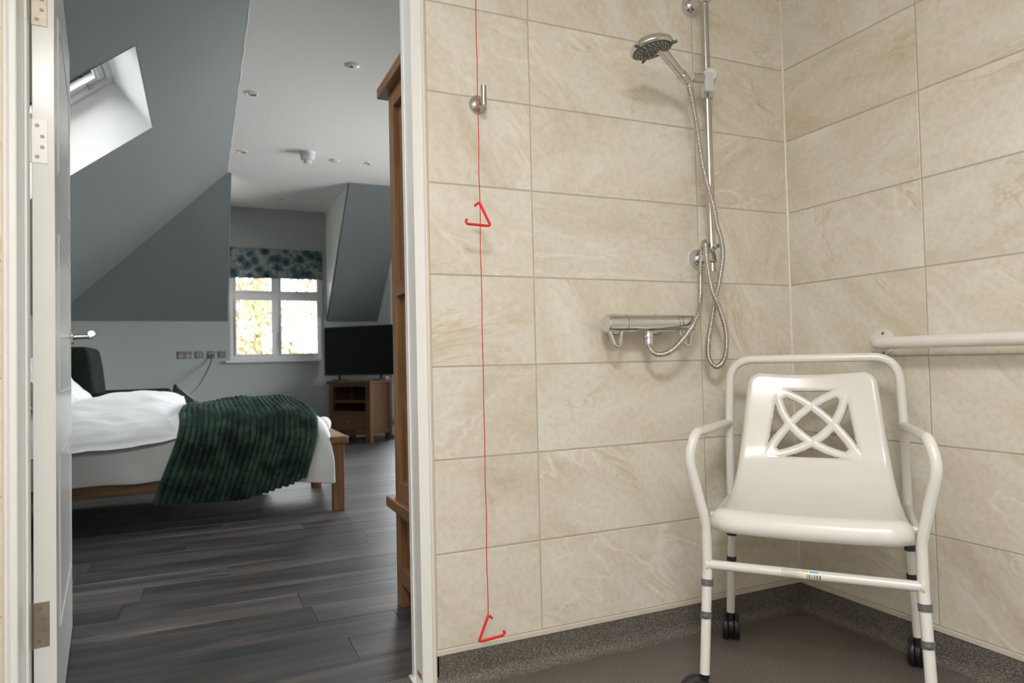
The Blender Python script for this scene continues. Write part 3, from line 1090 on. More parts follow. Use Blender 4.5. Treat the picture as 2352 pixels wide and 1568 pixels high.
TR = 0.0125
hoop = fillet([cp(-0.236, 0.0, 0.40), cp(-0.234, -0.002, 0.66), cp(-0.226, -0.004, 0.857), cp(0.226, -0.004, 0.857), cp(0.234, -0.002, 0.66), cp(0.236, 0.0, 0.40)], [0.3, 0.072, 0.072, 0.3], 12)
mk('back_frame', tube(hoop, TR, 18), M['powder'], ch, smooth=True, sharp=50)
for s in (-1, 1):
    arm = fillet([cp(s * 0.235, 0.0, 0.664), cp(s * 0.240, 0.10, 0.668), cp(s * 0.258, 0.400, 0.674), cp(s * 0.272, 0.425, 0.615), cp(s * 0.236, 0.400, 0.438), cp(s * 0.236, 0.408, 0.330), cp(s * 0.237, 0.414, 0.300)], [0.2, 0.040, 0.10, 0.10, 0.2], 10)
    mk('armrest', tube(arm, TR, 18), M['powder'], ch, smooth=True, sharp=50)
    # front leg: lower telescopic tube, collars, button
    lg = mk('leg', tube([cp(s * 0.237, 0.412, 0.31), cp(s * 0.243, 0.447, 0.085)], 0.0122, 18), M['powder'], ch, smooth=True, sharp=50)

    def on(z):
        t = (0.31 - z) / 0.225
        return cp(s * (0.237 + 0.006 * t), 0.412 + 0.035 * t, z)
    mk('collar', cyl(on(0.309), on(0.293), 0.0145, n=20), M['collar'], lg, smooth=True, sharp=40)
    mk('collar', cyl(on(0.232), on(0.216), 0.0145, n=20), M['collar'], lg, smooth=True, sharp=40)
    mk('push_button', lathe([(0.0065, 0), (0.006, 0.003), (0.003, 0.0048)], on(0.224) + cp(0, 0.0135, 0), (0, -1, 0), 14), M['collar'], lg, smooth=True, sharp=60)
    # rear leg
    lr = mk('leg', tube([cp(s * 0.236, 0.0, 0.405), cp(s * 0.2365, 0.0, 0.33), cp(s * 0.248, 0.0, 0.088)], 0.0122, 18), M['powder'], ch, smooth=True, sharp=50)
    mk('collar', cyl(cp(s * 0.237, 0, 0.338), cp(s * 0.2377, 0, 0.322), 0.0145, n=20), M['collar_dark'], lr, smooth=True, sharp=40)
    mk('collar', cyl(cp(s * 0.2400, 0, 0.258), cp(s * 0.2407, 0, 0.244), 0.0143, n=20), M['collar_dark'], lr, smooth=True, sharp=40)
    # seat side bar
    mk('side_bar', tube([cp(s * 0.236, 0.0, 0.442), cp(s * 0.238, 0.402, 0.428)], 0.0095, 14), M['powder'], ch, smooth=True, sharp=50)
    mk('weld', lathe([(0.0165, 0), (0.0145, 0.006)], cp(s * 0.237, 0.409, 0.345), (-s, 0, 0), 18), M['powder'], ch, smooth=True, sharp=40)
    mk('seat_bolt', lathe([(0.007, 0), (0.006, 0.004), (0.003, 0.006)], cp(s * 0.2355, 0.012, 0.452), (0, -1, 0), 12), M['powder'], ch, smooth=True, sharp=60)
mk('front_bar', tube([cp(-0.236, 0.409, 0.345), cp(0.236, 0.409, 0.345)], 0.0118, 18), M['powder'], ch, smooth=True, sharp=50)
mk('rear_bar', tube([cp(-0.236, 0.0, 0.425), cp(0.236, 0.0, 0.425)], 0.0095, 14), M['powder'], ch, smooth=True, sharp=50)
mk('seat_bar', tube([cp(-0.237, 0.330, 0.452), cp(0.237, 0.330, 0.452)], 0.0095, 14), M['powder'], ch, smooth=True, sharp=50)


def wrap(x0, x1, a0, a1, r=0.0120, n=6):
    """patch of sticker round the front bar; angles measured from straight forward, upwards"""
    def fn(u, v):
        a = a0 + (a1 - a0) * v
        return cp(x0 + (x1 - x0) * u, 0.409 + r * cos(a), 0.345 + r * sin(a))
    return grid(fn, 1, n)


st = mk('label_sticker', wrap(-0.062, 0.028, -0.55, 1.15), M['paper'], ch, smooth=True, label='small white barcode sticker')
bars = []
x = -0.004
for k, wd in enumerate((1.2, 0.7, 1.8, 0.6, 1.1, 0.5, 1.6, 0.8, 2.2, 0.7, 2.6)):
    bars.append(wrap(x, x + wd * 0.001, -0.50, 0.30, 0.0122, 4))
    x += wd * 0.001 + 0.0017
mk('barcode', join(*bars), M['ink'], st, smooth=True)
mk('print_lines', join(*[wrap(-0.060, -0.012 - 0.006 * (k % 3), 1.05 - 0.2 * k - 0.09, 1.05 - 0.2 * k, 0.0122, 2) for k in range(8)]), M['ink_grey'], st, smooth=True)
mk('colour_block', wrap(-0.014, -0.001, 0.70, 1.05, 0.0122, 3), M['yellow'], st, smooth=True, label='yellow print block')
mk('colour_block', wrap(0.002, 0.022, 0.66, 0.98, 0.0122, 3), M['blue'], st, smooth=True, label='blue print block')


def caster(w, f, ang, top):
    """twin wheel swivel castor: stem at (w,f), wheels trailing along ang"""
    R, a = 0.0390, ang
    d = Vector((cos(a), sin(a), 0))
    e = Vector((-sin(a), cos(a), 0))
    b = cp(w, f, 0)
    cen = b + d * 0.020 + Vector((0, 0, R))
    hub = mk('caster', join(
        cyl(b + V(0, 0, 0.055), b + V(0, 0, top + 0.004), 0.0085, n=16),
        cyl(b + V(0, 0, top - 0.009), b + V(0, 0, top - 0.001), 0.0125, n=16),
        lathe([(R * 0.80, -0.0085), (R * 0.92, -0.006), (R * 0.92, 0.006), (R * 0.80, 0.0085)], cen + V(0, 0, 0.003), e, 28),
        cyl(b + V(0, 0, 0.040), b + V(0, 0, 0.066), 0.013, 0.0105, n=16)), M['black'], ch, smooth=True, sharp=45)
    for s in (-1, 1):
        mk('wheel', lathe([(R * 0.5, 0.0085), (R * 0.96, 0.0085), (R, 0.011), (R, 0.021), (R * 0.94, 0.0245), (R * 0.70, 0.0255), (R * 0.66, 0.0240), (R * 0.2, 0.0245)], cen, e * s, 30), M['black'], hub, smooth=True, sharp=40)


caster(-0.248, 0.0, radians(100), 0.088)
caster(0.248, 0.0, radians(78), 0.088)
caster(-0.243, 0.447, radians(-150), 0.086)
caster(0.243, 0.447, radians(-120), 0.086)

# ---- moulded seat: one continuous shell, back to seat, with the pierced panel
PROF = [(0.018, 0.8130), (0.034, 0.760), (0.050, 0.700), (0.066, 0.640), (0.084, 0.588), (0.108, 0.545), (0.140, 0.512), (0.182, 0.490), (0.235, 0.477),
        (0.300, 0.473), (0.360, 0.476), (0.405, 0.481), (0.448, 0.485)]
prof = catmull([(0, -a, b) for a, b in PROF], 0.0035)
SLEN = [0.0]
for i in range(1, len(prof)):
    SLEN.append(SLEN[-1] + (prof[i] - prof[i - 1]).length)
LT = SLEN[-1]


def at_len(s):
    s = min(max(s, 0), LT)
    lo, hi = 0, len(SLEN) - 1
    while hi - lo > 1:
        m = (lo + hi) // 2
        if SLEN[m] <= s:
            lo = m
        else:
            hi = m
    t = (s - SLEN[lo]) / max(1e-9, SLEN[hi] - SLEN[lo])
    p = prof[lo].lerp(prof[hi], t)
    d = (prof[hi] - prof[lo]).normalized()
    return p, Vector((0, d.z, -d.y))                  # point, normal towards the sitter / up


def interp(tab, s):
    for (a, va), (b, vb) in zip(tab, tab[1:]):
        if s <= b:
            t = (s - a) / (b - a)
            t = max(0, min(1, t))
            return va + (vb - va) * t
    return tab[-1][1]


HWT = [(0, 0.166), (0.10, 0.176), (0.20, 0.187), (0.28, 0.196), (0.33, 0.203), (0.40, 0.213), (0.50, 0.219), (0.62, 0.223), (LT, 0.223)]


def half_w(s):
    return interp(HWT, s)


PC, PH, PWD = 0.148, 0.098, 0.108                     # centre and half size of the pierced square (length, width)


def panel_half(s):                                     # half width of the pierced square at length s
    t = (s - (PC - PH)) / (2 * PH)
    return 0.090 + 0.034 * t


def hole_d(w, s):
    """>0 inside solid, negative in a hole, approximate distance"""
    qh = panel_half(s)
    a, b = w / qh, (s - PC) / PH                       # unit square
    out = max((abs(a) - 1) * qh, (abs(b) - 1) * PH)
    if out > 0.012:
        return out
    # four ribs: two lenses along the diagonals
    best = -1.0
    rib = 0.0102
    for sg in (1, -1):
        u, v = (a + sg * b) / 2, (a - sg * b) / 2      # along diagonal u in [-1,1], across v
        for side in (1, -1):
            arc = side * 0.285 * (1 - u * u) * 1.0
            d = abs(v - arc) / sqrt(1 + (0.57 * u) ** 2) * 0.150
            best = max(best, rib - d)
        if abs(v) < 0.285 * (1 - u * u):
            best = max(best, (abs(u) - 0.76) * 0.15)
    return max(out, best)


def outer_d(w, s):
    h = half_w(s)
    d = h - abs(w)
    R = 0.034                                          # top corners
    if s < R and abs(w) > h - R:
        d = R - hypot(R - s, abs(w) - (h - R))
    else:
        d = min(d, s) if s < R else d
    R2 = 0.058                                         # front corners
    e = LT - s
    if e < R2 and abs(w) > h - R2:
        d = min(d, R2 - hypot(R2 - e, abs(w) - (h - R2)))
    else:
        d = min(d, e)
    return d


def clip_grid(W, NU, NV):
    """marching-squares clip of the (w, s) plane by outer outline and holes"""
    fv, key, faces = [], {}, []
    wv = [-W + 2 * W * i / NU for i in range(NU + 1)]
    sv = [LT * j / NV for j in range(NV + 1)]
    D = [[min(outer_d(w, s), hole_d(w, s)) for w in wv] for s in sv]

    def vert(k, w, s):
        if k not in key:
            key[k] = len(fv)
            fv.append((w, s))
        return key[k]
    for j in range(NV):
        for i in range(NU):
            c = [(i, j), (i + 1, j), (i + 1, j + 1), (i, j + 1)]
            dv = [D[b][a] for a, b in c]
            if max(dv) <= 0:
                continue
            poly = []
            for n in range(4):
                (a, b), (a2, b2) = c[n], c[(n + 1) % 4]
                d1, d2 = dv[n], dv[(n + 1) % 4]
                if d1 > 0:
                    poly.append(vert((a, b), wv[a], sv[b]))
                if (d1 > 0) != (d2 > 0):
                    t = d1 / (d1 - d2)
                    k = tuple(sorted(((a, b), (a2, b2))))
                    poly.append(vert(k, wv[a] + (wv[a2] - wv[a]) * t, sv[b] + (sv[b2] - sv[b]) * t))
            if len(poly) >= 3:
                faces.append(tuple(poly))
    return fv, faces


def seat_surface():
    fv, faces = clip_grid(0.226, 130, 215)
    vs = []
    for w, s in fv:
        p, n = at_len(s)
        h = half_w(s)
        # the back is dished: sides come forward a little, the seat is slightly hollow
        back = max(0.0, min(1.0, (0.42 - s) / 0.34))
        back = back * back * (3 - 2 * back)
        a = w / h
        dish = (0.016 * back + 0.006 * (1 - back)) * a * a
        pos = Vector((w, p.y, p.z)) + n * dish
        if s < 0.05:
            pos.z += 0.006 * (a * a - 0.5) * (1 - s / 0.05)
        do = outer_d(w, s)
        k = max(0.0, min(1.0, (s - 0.26) / 0.14))
        R = 0.012 + 0.018 * k
        if do < R:
            t = R - max(do, 0)
            pos -= n * (R - sqrt(max(0, R * R - t * t)))
        dh = hole_d(w, s)
        r = 0.0065
        if dh < r and s < 0.3:
            t = r - max(dh, 0)
            pos -= n * (r - sqrt(max(0, r * r - t * t))) * 0.8
        vs.append(pos)
    # short skirt below the rolled outer edge
    cnt = {}
    for f in faces:
        for q in range(len(f)):
            e = tuple(sorted((f[q], f[(q + 1) % len(f)])))
            cnt[e] = cnt.get(e, 0) + 1
    low = {}
    for e, c in cnt.items():
        if c == 1 and all(abs(outer_d(*fv[i])) < 0.0035 for i in e):
            for i in e:
                if i not in low:
                    w, s = fv[i]
                    low[i] = len(vs)
                    k = max(0.0, min(1.0, (s - 0.26) / 0.14))
                    vs.append(vs[i] - at_len(s)[1] * (0.005 + 0.015 * k))
            faces.append((e[0], e[1], low[e[1]], low[e[0]]))
    return vs, faces


seat = mk('seat', seat_surface(), M['seat'], ch, smooth=True)
md = seat.modifiers.new('thickness', 'SOLIDIFY')
md.thickness = 0.007
md.offset = 0.0

# ================================================================= grab rail on the right wall
gr = thing('grab_rail', 'long white horizontal grab rail behind the shower chair', 'grab rail', (-0.004, -0.365, 0.899))
GZ = 0.897
mk('bar', tube(fillet([(-0.006, -0.372, GZ), (-0.070, -0.372, GZ), (-0.070, -1.05, GZ - 0.002), (-0.006, -1.05, GZ - 0.002)], 0.045, 12), 0.0175, 22), M['rail'], gr, smooth=True, sharp=60)
for yy in (-0.352, -1.06):
    fl = mk('flange', lathe([(0.041, 0), (0.041, 0.004), (0.039, 0.0065), (0.020, 0.0075)], (0.0, yy, GZ + 0.002), (-1, 0, 0), 36), M['rail'], gr, smooth=True, sharp=40)
    for k, dz in enumerate((0.030, -0.030)):
        mk('screw', cyl((-0.007, yy - 0.006, GZ + dz), (-0.0082, yy - 0.006, GZ + dz), 0.0042, n=12), M['scuff'], fl)

# ================================================================= riser rail, hand shower and hose
RX, RY = -0.396, -0.065
rr = thing('shower_riser_rail', 'chrome vertical shower rail with wall brackets and slider', 'shower rail', (RX, RY, 1.13))
mk('rail', cyl((RX, RY, 1.138), (RX, RY, 2.06), 0.0130, n=24), M['steel'], rr, smooth=True, sharp=40)
for zz in (1.186, 2.018):
    bx_ = mk('bracket', join(
        lathe([(0.0345, 0.0), (0.0345, 0.005), (0.032, 0.012), (0.0295, 0.022), (0.0255, 0.026)], (RX - 0.006, 0.0, zz), (0, -1, 0), 32),
        cyl((RX - 0.006, -0.018, zz), (RX - 0.004, -0.062, zz), 0.0215, 0.0205, n=24)), M['chrome'], rr, smooth=True, sharp=40)
    mk('backplate', lathe([(0.037, 0.0), (0.037, 0.0022)], (RX - 0.006, 0.0, zz), (0, -1, 0), 32), M['white_plastic'], bx_, smooth=True, sharp=40)
    mk('knob', lathe([(0.0200, 0.0), (0.0212, 0.004), (0.0212, 0.024), (0.0195, 0.028), (0.008, 0.029)], (RX - 0.004, -0.062, zz), (0.12, -1, 0), 28), M['chrome'], bx_, smooth=True, sharp=40)
mk('bracket_hook', tube(fillet([(RX - 0.002, -0.072, 1.205), (RX - 0.002, -0.085, 1.216), (RX - 0.006, -0.098, 1.214)], 0.008), 0.008, 12), M['chrome'], rr, smooth=True, sharp=60)
SZ = 1.735
sl = mk('slider', cyl((RX, RY, SZ - 0.045), (RX, RY, SZ + 0.040), 0.0190, n=24), M['chrome'], rr, smooth=True, sharp=40)
mk('slider_body', join(lathe([(0.0225, -0.004), (0.0225, 0.036), (0.020, 0.039)], (RX + 0.006, RY - 0.004, SZ + 0.020), (-0.55, -0.83, 0), 28)), M['grey_plastic'], sl, smooth=True, sharp=40)
mk('slider_lever', box(RX - 0.036, RX - 0.004, RY - 0.042, RY - 0.024, SZ - 0.036, SZ + 0.024), M['grey_plastic'], sl, bevel=0.004)
mk('holder_arm', join(cyl((RX - 0.020, RY - 0.018, SZ + 0.012), (RX - 0.094, RY - 0.040, SZ - 0.003), 0.0155, 0.0145, n=22)), M['chrome'], sl, smooth=True, sharp=40)
HB = V(-0.509, -0.112, 1.712)                          # bottom of the handle
HT = V(-0.648, -0.172, 1.762)
hdir = (HT - HB).normalized()
mk('holder_cup', join(cyl(HB + hdir * 0.002, HB + hdir * 0.040, 0.0145, 0.0165, n=22)), M['chrome'], sl, smooth=True, sharp=40)

hs = thing('hand_shower', 'chrome hand shower with dark grey spray face held on the slider', 'shower head', HB)
HC = V(-0.695, -0.186, 1.757)
HN = V(0.16, -0.10, -0.98).normalized()               # spray direction
mk('handle', tube([HB, HB + hdir * 0.03, HB + hdir * 0.08, HT, HC.lerp(HT, 0.45) + V(0, 0, 0.004)], [0.0105, 0.0115, 0.0130, 0.0150, 0.019], 18), M['chrome'], hs, smooth=True, sharp=60)
mk('handle_insert', tube([HB + hdir * 0.030 - HN * 0.009, HB + hdir * 0.08 - HN * 0.0085, HT - HN * 0.010], [0.004, 0.0065, 0.004], 10), M['grey_plastic'], hs, smooth=True)
hdm = mk('head', lathe([(0.015, -0.024), (0.040, -0.021), (0.054, -0.014), (0.062, -0.004), (0.0635, 0.004), (0.061, 0.008), (0.056, 0.009)], HC, HN, 40), M['chrome'], hs, smooth=True, sharp=60)
fc = mk('spray_face', lathe([(0.056, 0.0075), (0.0555, 0.0105), (0.030, 0.0125), (0.028, 0.0110), (0.0, 0.0115)], HC, HN, 40, cap=False), M['face'], hs, smooth=True, sharp=40)
hxv, hyv = frame_of(HN)
nzs = []
for rad, cnt in ((0.0475, 22), (0.0395, 18), (0.0315, 13), (0.0180, 8)):
    for k in range(cnt):
        a = 2 * pi * k / cnt + rad * 90
        p = HC + hxv * cos(a) * rad + hyv * sin(a) * rad + HN * 0.0108
        nzs.append(cyl(p, p + HN * 0.0032, 0.0017, 0.0012, n=8))
nz_ = mk('nozzles', join(*nzs), M['nozzle'], fc, smooth=True, sharp=40)
nz_['kind'] = 'stuff'
for a in (0.25, 2.35, 4.45):
    d = hxv * cos(a) + hyv * sin(a)
    p = HC + HN * 0.008
    mk('spray_tab', tube([p + d * 0.048, p + d * 0.060, p + d * 0.0735], [0.0055, 0.0048, 0.0038], 10), M['face'], fc, smooth=True, sharp=60)

HOSE = [[-0.506, -0.11, 1.714], [-0.488, -0.105, 1.661], [-0.47, -0.1, 1.583], [-0.454, -0.1, 1.476], [-0.439, -0.11, 1.385], [-0.422, -0.11, 1.333], [-0.412, -0.11, 1.281], [-0.399, -0.112, 1.233], [-0.392, -0.11, 1.185], [-0.389, -0.09, 1.113], [-0.396, -0.075, 1.052], [-0.407, -0.07, 0.991], [-0.425, -0.07, 0.917], [-0.425, -0.07, 0.863], [-0.401, -0.075, 0.837], [-0.374, -0.08, 0.858], [-0.366, -0.085, 0.907], [-0.373, -0.09, 0.957], [-0.396, -0.095, 1.014], [-0.429, -0.1, 1.074], [-0.445, -0.1, 1.151], [-0.441, -0.09, 1.207], [-0.431, -0.072, 1.229], [-0.419, -0.045, 1.205], [-0.416, -0.032, 1.141], [-0.42, -0.036, 1.116], [-0.446, -0.062, 1.053], [-0.488, -0.100, 0.998], [-0.541, -0.119, 0.943], [-0.600, -0.114, 0.890], [-0.640, -0.098, 0.879], [-0.657, -0.082, 0.898], [-0.654, -0.075, 0.922]]
hp = catmull(HOSE, 0.004)
# resample at even steps so that the ribs are regular
hl = [0.0]
for a, b in zip(hp, hp[1:]):
    hl.append(hl[-1] + (b - a).length)
step, pitch = 0.00115, 0.0052
pts, k = [], 0
for i in range(int(hl[-1] / step) + 1):
    s = i * step
    while k < len(hl) - 2 and hl[k + 1] < s:
        k += 1
    t = (s - hl[k]) / max(1e-9, hl[k + 1] - hl[k])
    pts.append(hp[k].lerp(hp[k + 1], min(1, t)))
rads = [0.0068 + 0.0020 * (abs(sin(pi * i * step / pitch)) ** 0.7) for i in range(len(pts))]
ho = thing('shower_hose', 'ribbed chrome shower hose looped over the lower rail bracket', 'hose', tuple(HOSE[14]))
mk('hose', tube(pts, rads, 12), M['hose'], ho, smooth=True)
mk('end_nut', cyl(pts[0] + V(-0.002, 0, 0.006), pts[14], 0.0098, 0.0088, n=18), M['chrome'], ho, smooth=True, sharp=40)

# ---- thermostatic bar valve
VZ, VY = 0.973, -0.075
va = thing('shower_valve', 'chrome bar shower valve with looped levers on the tiles', 'shower valve', (-0.65, VY, VZ))
BR_ = 0.0262
mk('body', cyl((-0.738, VY, VZ), (-0.556, VY, VZ), BR_, n=36), M['chrome'], va, smooth=True, sharp=40)
for xs_ in (-0.7390, -0.5562):
    mk('seam', cyl((xs_, VY, VZ), (xs_ + 0.0012, VY, VZ), BR_ + 0.0002, n=36), M['ink'], va, smooth=True, sharp=40)
for x0, x1 in ((-0.801, -0.739), (-0.493, -0.555)):
    s = 1 if x1 > x0 else -1
    kb = mk('end_knob', lathe([(BR_ - 0.002, 0), (BR_, 0.002), (BR_, abs(x1 - x0))], (x0, VY, VZ), (s, 0, 0), 36), M['chrome'], va, smooth=True, sharp=40)
    xa, xb = x0 + s * 0.006, x1 - s * 0.012
    xm = (xa + xb) / 2
    loop = fillet([(xa, VY - 0.006, VZ - BR_ * 0.75), (xm - s * 0.008, VY - 0.014, VZ - 0.068), (xm + s * 0.008, VY - 0.014, VZ - 0.068), (xb, VY - 0.006, VZ - BR_ * 0.75)], 0.012, 8)
    mk('lever_loop', tube(loop, 0.0056, 12), M['chrome'], kb, smooth=True, sharp=60)
mk('temperature_mark', cyl((-0.5475, VY, VZ), (-0.5462, VY, VZ), BR_ + 0.0003, n=36), M['ink_grey'], va, smooth=True, sharp=40)
def arc_mark(x, a0, a1, m):
    def fn(u, v):
        a = a0 + (a1 - a0) * v
        return Vector((x + 0.0022 * u, VY - (BR_ + 0.0005) * cos(a), VZ + (BR_ + 0.0005) * sin(a)))
    return mk('temperature_mark', grid(fn, 1, 6), M[m], va, smooth=True)
arc_mark(-0.5440, 0.55, 1.05, 'temp_red')
arc_mark(-0.5440, -0.35, 0.25, 'temp_blue')
for xx in (-0.725, -0.574):
    fl = mk('wall_flange', lathe([(0.0350, 0), (0.0345, 0.005), (0.029, 0.012), (0.0160, 0.015), (0.0160, 0.060)], (xx, 0.0, VZ), (0, -1, 0), 30), M['chrome'], va, smooth=True, sharp=40)
ot = mk('outlet', cyl((-0.654, VY, VZ - BR_ + 0.003), (-0.654, VY, VZ - BR_ - 0.010), 0.0135, n=22), M['chrome'], va, smooth=True, sharp=40)
mk('outlet_nut', lathe([(0.0148, 0), (0.0158, 0.002), (0.0158, 0.014), (0.0148, 0.015), (0.0148, 0.016), (0.0155, 0.017), (0.0142, 0.036)], (-0.654, VY, VZ - BR_ - 0.002), (0, 0, -1), 22), M['chrome'], va, smooth=True, sharp=40)

# ================================================================= robe hook
hk = thing('robe_hook', 'round brushed steel robe hook on the tiles beside the door', 'hook', (-1.160, 0, 1.594))
mk('flange', lathe([(0.0255, 0), (0.0255, 0.007), (0.0235, 0.010), (0.012, 0.016), (0.0085, 0.024)], (-1.160, 0, 1.594), (0, -1, 0), 32), M['steel'], hk, smooth=True, sharp=35)
mk('stem', cyl((-1.160, -0.016, 1.594), (-1.160, -0.046, 1.590), 0.0075, n=18), M['steel'], hk, smooth=True, sharp=40)
mk('peg', lathe([(0.0072, 0), (0.0082, 0.001), (0.0082, 0.056), (0.0072, 0.057)], (-1.160, -0.048, 1.575), (0, 0, 1), 22), M['steel'], hk, smooth=True, sharp=40)

# ================================================================= emergency pull cord
CX, CY = -1.197, -0.10
pc = thing('emergency_pull_cord', 'red emergency pull cord with two open triangle handles', 'pull cord', (CX, CY, 0.15))
mk('ceiling_rose', lathe([(0.030, 0), (0.030, 0.006), (0.012, 0.022), (0.003, 0.026)], (CX, CY, BZ), (0, 0, -1), 24), M['white_plastic'], pc, smooth=True, sharp=40)
zs = [BZ - 0.02 - (BZ - 0.02 - 0.205) * i / 60 for i in range(61)]
mk('cord', tube([(CX - 0.0045 * (BZ - z) / BZ + 0.0007 * sin(z * 31), CY + 0.0006 * sin(z * 23), z) for z in zs], 0.0013, 8), M['cord'], pc, smooth=True)
T1 = fillet([(-1.214, CY, 1.282), (-1.2035, CY, 1.291), (-1.1985, CY, 1.289), (-1.170, CY, 1.233), (-1.180, CY, 1.2315), (-1.236, CY, 1.233), (-1.240, CY, 1.241), (-1.236, CY, 1.246)], [0.004, 0.003, 0.008, 0.004, 0.005, 0.004], 6)
mk('triangle_handle', tube(T1, 0.0036, 12), M['red'], pc, smooth=True, sharp=60)
T2 = fillet([(-1.190, CY, 0.199), (-1.198, CY, 0.206), (-1.2025, CY, 0.204), (-1.228, CY, 0.146), (-1.220, CY, 0.1445), (-1.161, CY, 0.149), (-1.154, CY, 0.155), (-1.159, CY, 0.160)], [0.004, 0.003, 0.007, 0.004, 0.005, 0.004], 6)
mk('triangle_handle', tube(T2, 0.0036, 12), M['red'], pc, smooth=True, sharp=60)
mk('knot', join(lathe([(0.001, -0.004), (0.0032, -0.001), (0.0030, 0.002), (0.001, 0.004)], (CX - 0.0045, CY, 0.206), (0, 0, 1), 10), tube([(CX - 0.004, CY, 0.206), (CX + 0.004, CY - 0.002, 0.199), (CX + 0.007, CY - 0.002, 0.196)], 0.0012, 6)), M['cord'], pc, smooth=True)

# ================================================================= bed
bed = thing('bed_frame', 'oak bed frame with square legs and low foot end', 'bed', (-1.13, 2.42, 0))
BYA, BYB = 2.42, 3.38
mk('side_rail', box(-3.22, -1.168, BYA + 0.012, BYA + 0.040, 0.200, 0.300), M['oak_x'], bed, bevel=0.004)
mk('side_rail', box(-3.22, -1.168, BYB - 0.040, BYB - 0.012, 0.200, 0.300), M['oak_x'], bed, bevel=0.004)
for yy in (BYA, BYB - 0.068):
    mk('leg', box(-1.169, -1.102, yy, yy + 0.068, 0.0, 0.402), M['oak'], bed, bevel=0.004)
    mk('leg', box(-3.27, -3.205, yy, yy + 0.068, 0.0, 1.02), M['oak'], bed, bevel=0.004)
mk('foot_panel', box(-1.150, -1.122, BYA + 0.068, BYB - 0.068, 0.20, 0.402), M['oak_y'], bed, bevel=0.003)
mk('foot_cap', box(-1.190, -1.080, BYA - 0.022, BYB + 0.022, 0.402, 0.444), M['oak_y'], bed, bevel=0.006)
mk('head_panel', box(-3.25, -3.225, BYA + 0.068, BYB - 0.068, 0.25, 0.98), M['oak_y'], bed, bevel=0.003)
mk('slat_base', box(-3.2, -1.17, BYA + 0.04, BYB - 0.04, 0.235, 0.262), M['oak_x'], bed)
mtt = mk('mattress', box(-3.19, -1.215, BYA + 0.03, BYB - 0.03, 0.264, 0.50), M['sheet'], bevel=0.04, segs=3, loc=(-2.2, 2.9, 0.264))
tag(mtt, 'white mattress under the duvet on the oak bed', 'mattress')


def xsec(pts):
    P = catmull([(0, a, b) for a, b in pts], 0.01)
    L = [0.0]
    for a, b in zip(P, P[1:]):
        L.append(L[-1] + (b - a).length)
    return P, L


def sample(P, L, t):
    s = t * L[-1]
    for k in range(len(L) - 1):
        if L[k + 1] >= s:
            q = (s - L[k]) / max(1e-9, L[k + 1] - L[k])
            p = P[k].lerp(P[k + 1], q)
            d = (P[k + 1] - P[k]).normalized()
            return p, Vector((0, -d.z, d.y))
    return P[-1], Vector((0, 0, 1))


def bed_section(hem, far):
    return [(2.395, hem), (2.383, (hem + 0.45) / 2), (2.390, 0.46), (2.425, 0.535), (2.52, 0.585), (2.70, 0.612), (2.90, 0.618), (3.12, 0.600), (3.31, 0.545), (3.385, 0.46), (3.392, 0.36), (3.39, far)]


def nn(x, y, z, s):
    return noise.noise(Vector((x * s, y * s, z * s)))


SEC = {}


def section(hem, far):
    k = (round(hem, 3), round(far, 3))
    if k not in SEC:
        SEC[k] = xsec(bed_section(*k))
    return SEC[k]


def duvet_fn(u, v):
    x = -3.10 + (3.10 - 1.172) * u
    hem = 0.262 if x < -2.0 else 0.262 - 0.092 * min(1, (x + 2.0) / 0.8)
    P, L = section(hem, 0.05 if x < -1.45 else 0.24)
    p, n = sample(P, L, v)
    # foot end rolls down
    e = max(0.0, (x + 1.34) / 0.168)
    z = p.z
    y = p.y
    drop = 0.0
    if z > 0.30:
        drop = (0.115 + 0.06 * min(1, max(0, (y - 2.42) / 0.2))) * (1 - sqrt(max(0, 1 - min(1, e) ** 2))) * min(1, (z - 0.30) / 0.2)
    w = 0.016 * nn(x, y, z, 3.1) + 0.008 * nn(x + 4, y, z, 8)
    if z < 0.45:
        w += 0.010 * sin(x * 19 + 2.5 * nn(x, 0, 0, 2)) * max(0, (0.48 - z) / 0.3)
    if x > -1.30 and z < 0.42:
        x += 0.012 * (0.42 - z) / 0.25
    return Vector((x, y, z - drop)) + n * w


dv = mk('duvet', grid(duvet_fn, 110, 90), M['sheet'], smooth=True, loc=(-2.1, 2.9, 0.24))
tag(dv, 'plain white duvet hanging over the side of the bed', 'duvet')
md = dv.modifiers.new('thickness', 'SOLIDIFY')
md.thickness = 0.012
md.offset = -1
md = dv.modifiers.new('soft', 'SUBSURF')
md.levels = md.render_levels = 1
mk('duvet_corner', lathe([(0.005, -0.075), (0.035, -0.060), (0.048, -0.02), (0.046, 0.02), (0.030, 0.055), (0.006, 0.068)], (-1.185, 2.66, 0.500), (0.25, 1, 0.1), 20), M['sheet'], dv, smooth=True)
mk('care_tag', box(-1.262, -1.247, 2.384, 2.387, 0.168, 0.182), M['red_tag'], dv, label='tiny red care tag on the duvet hem')


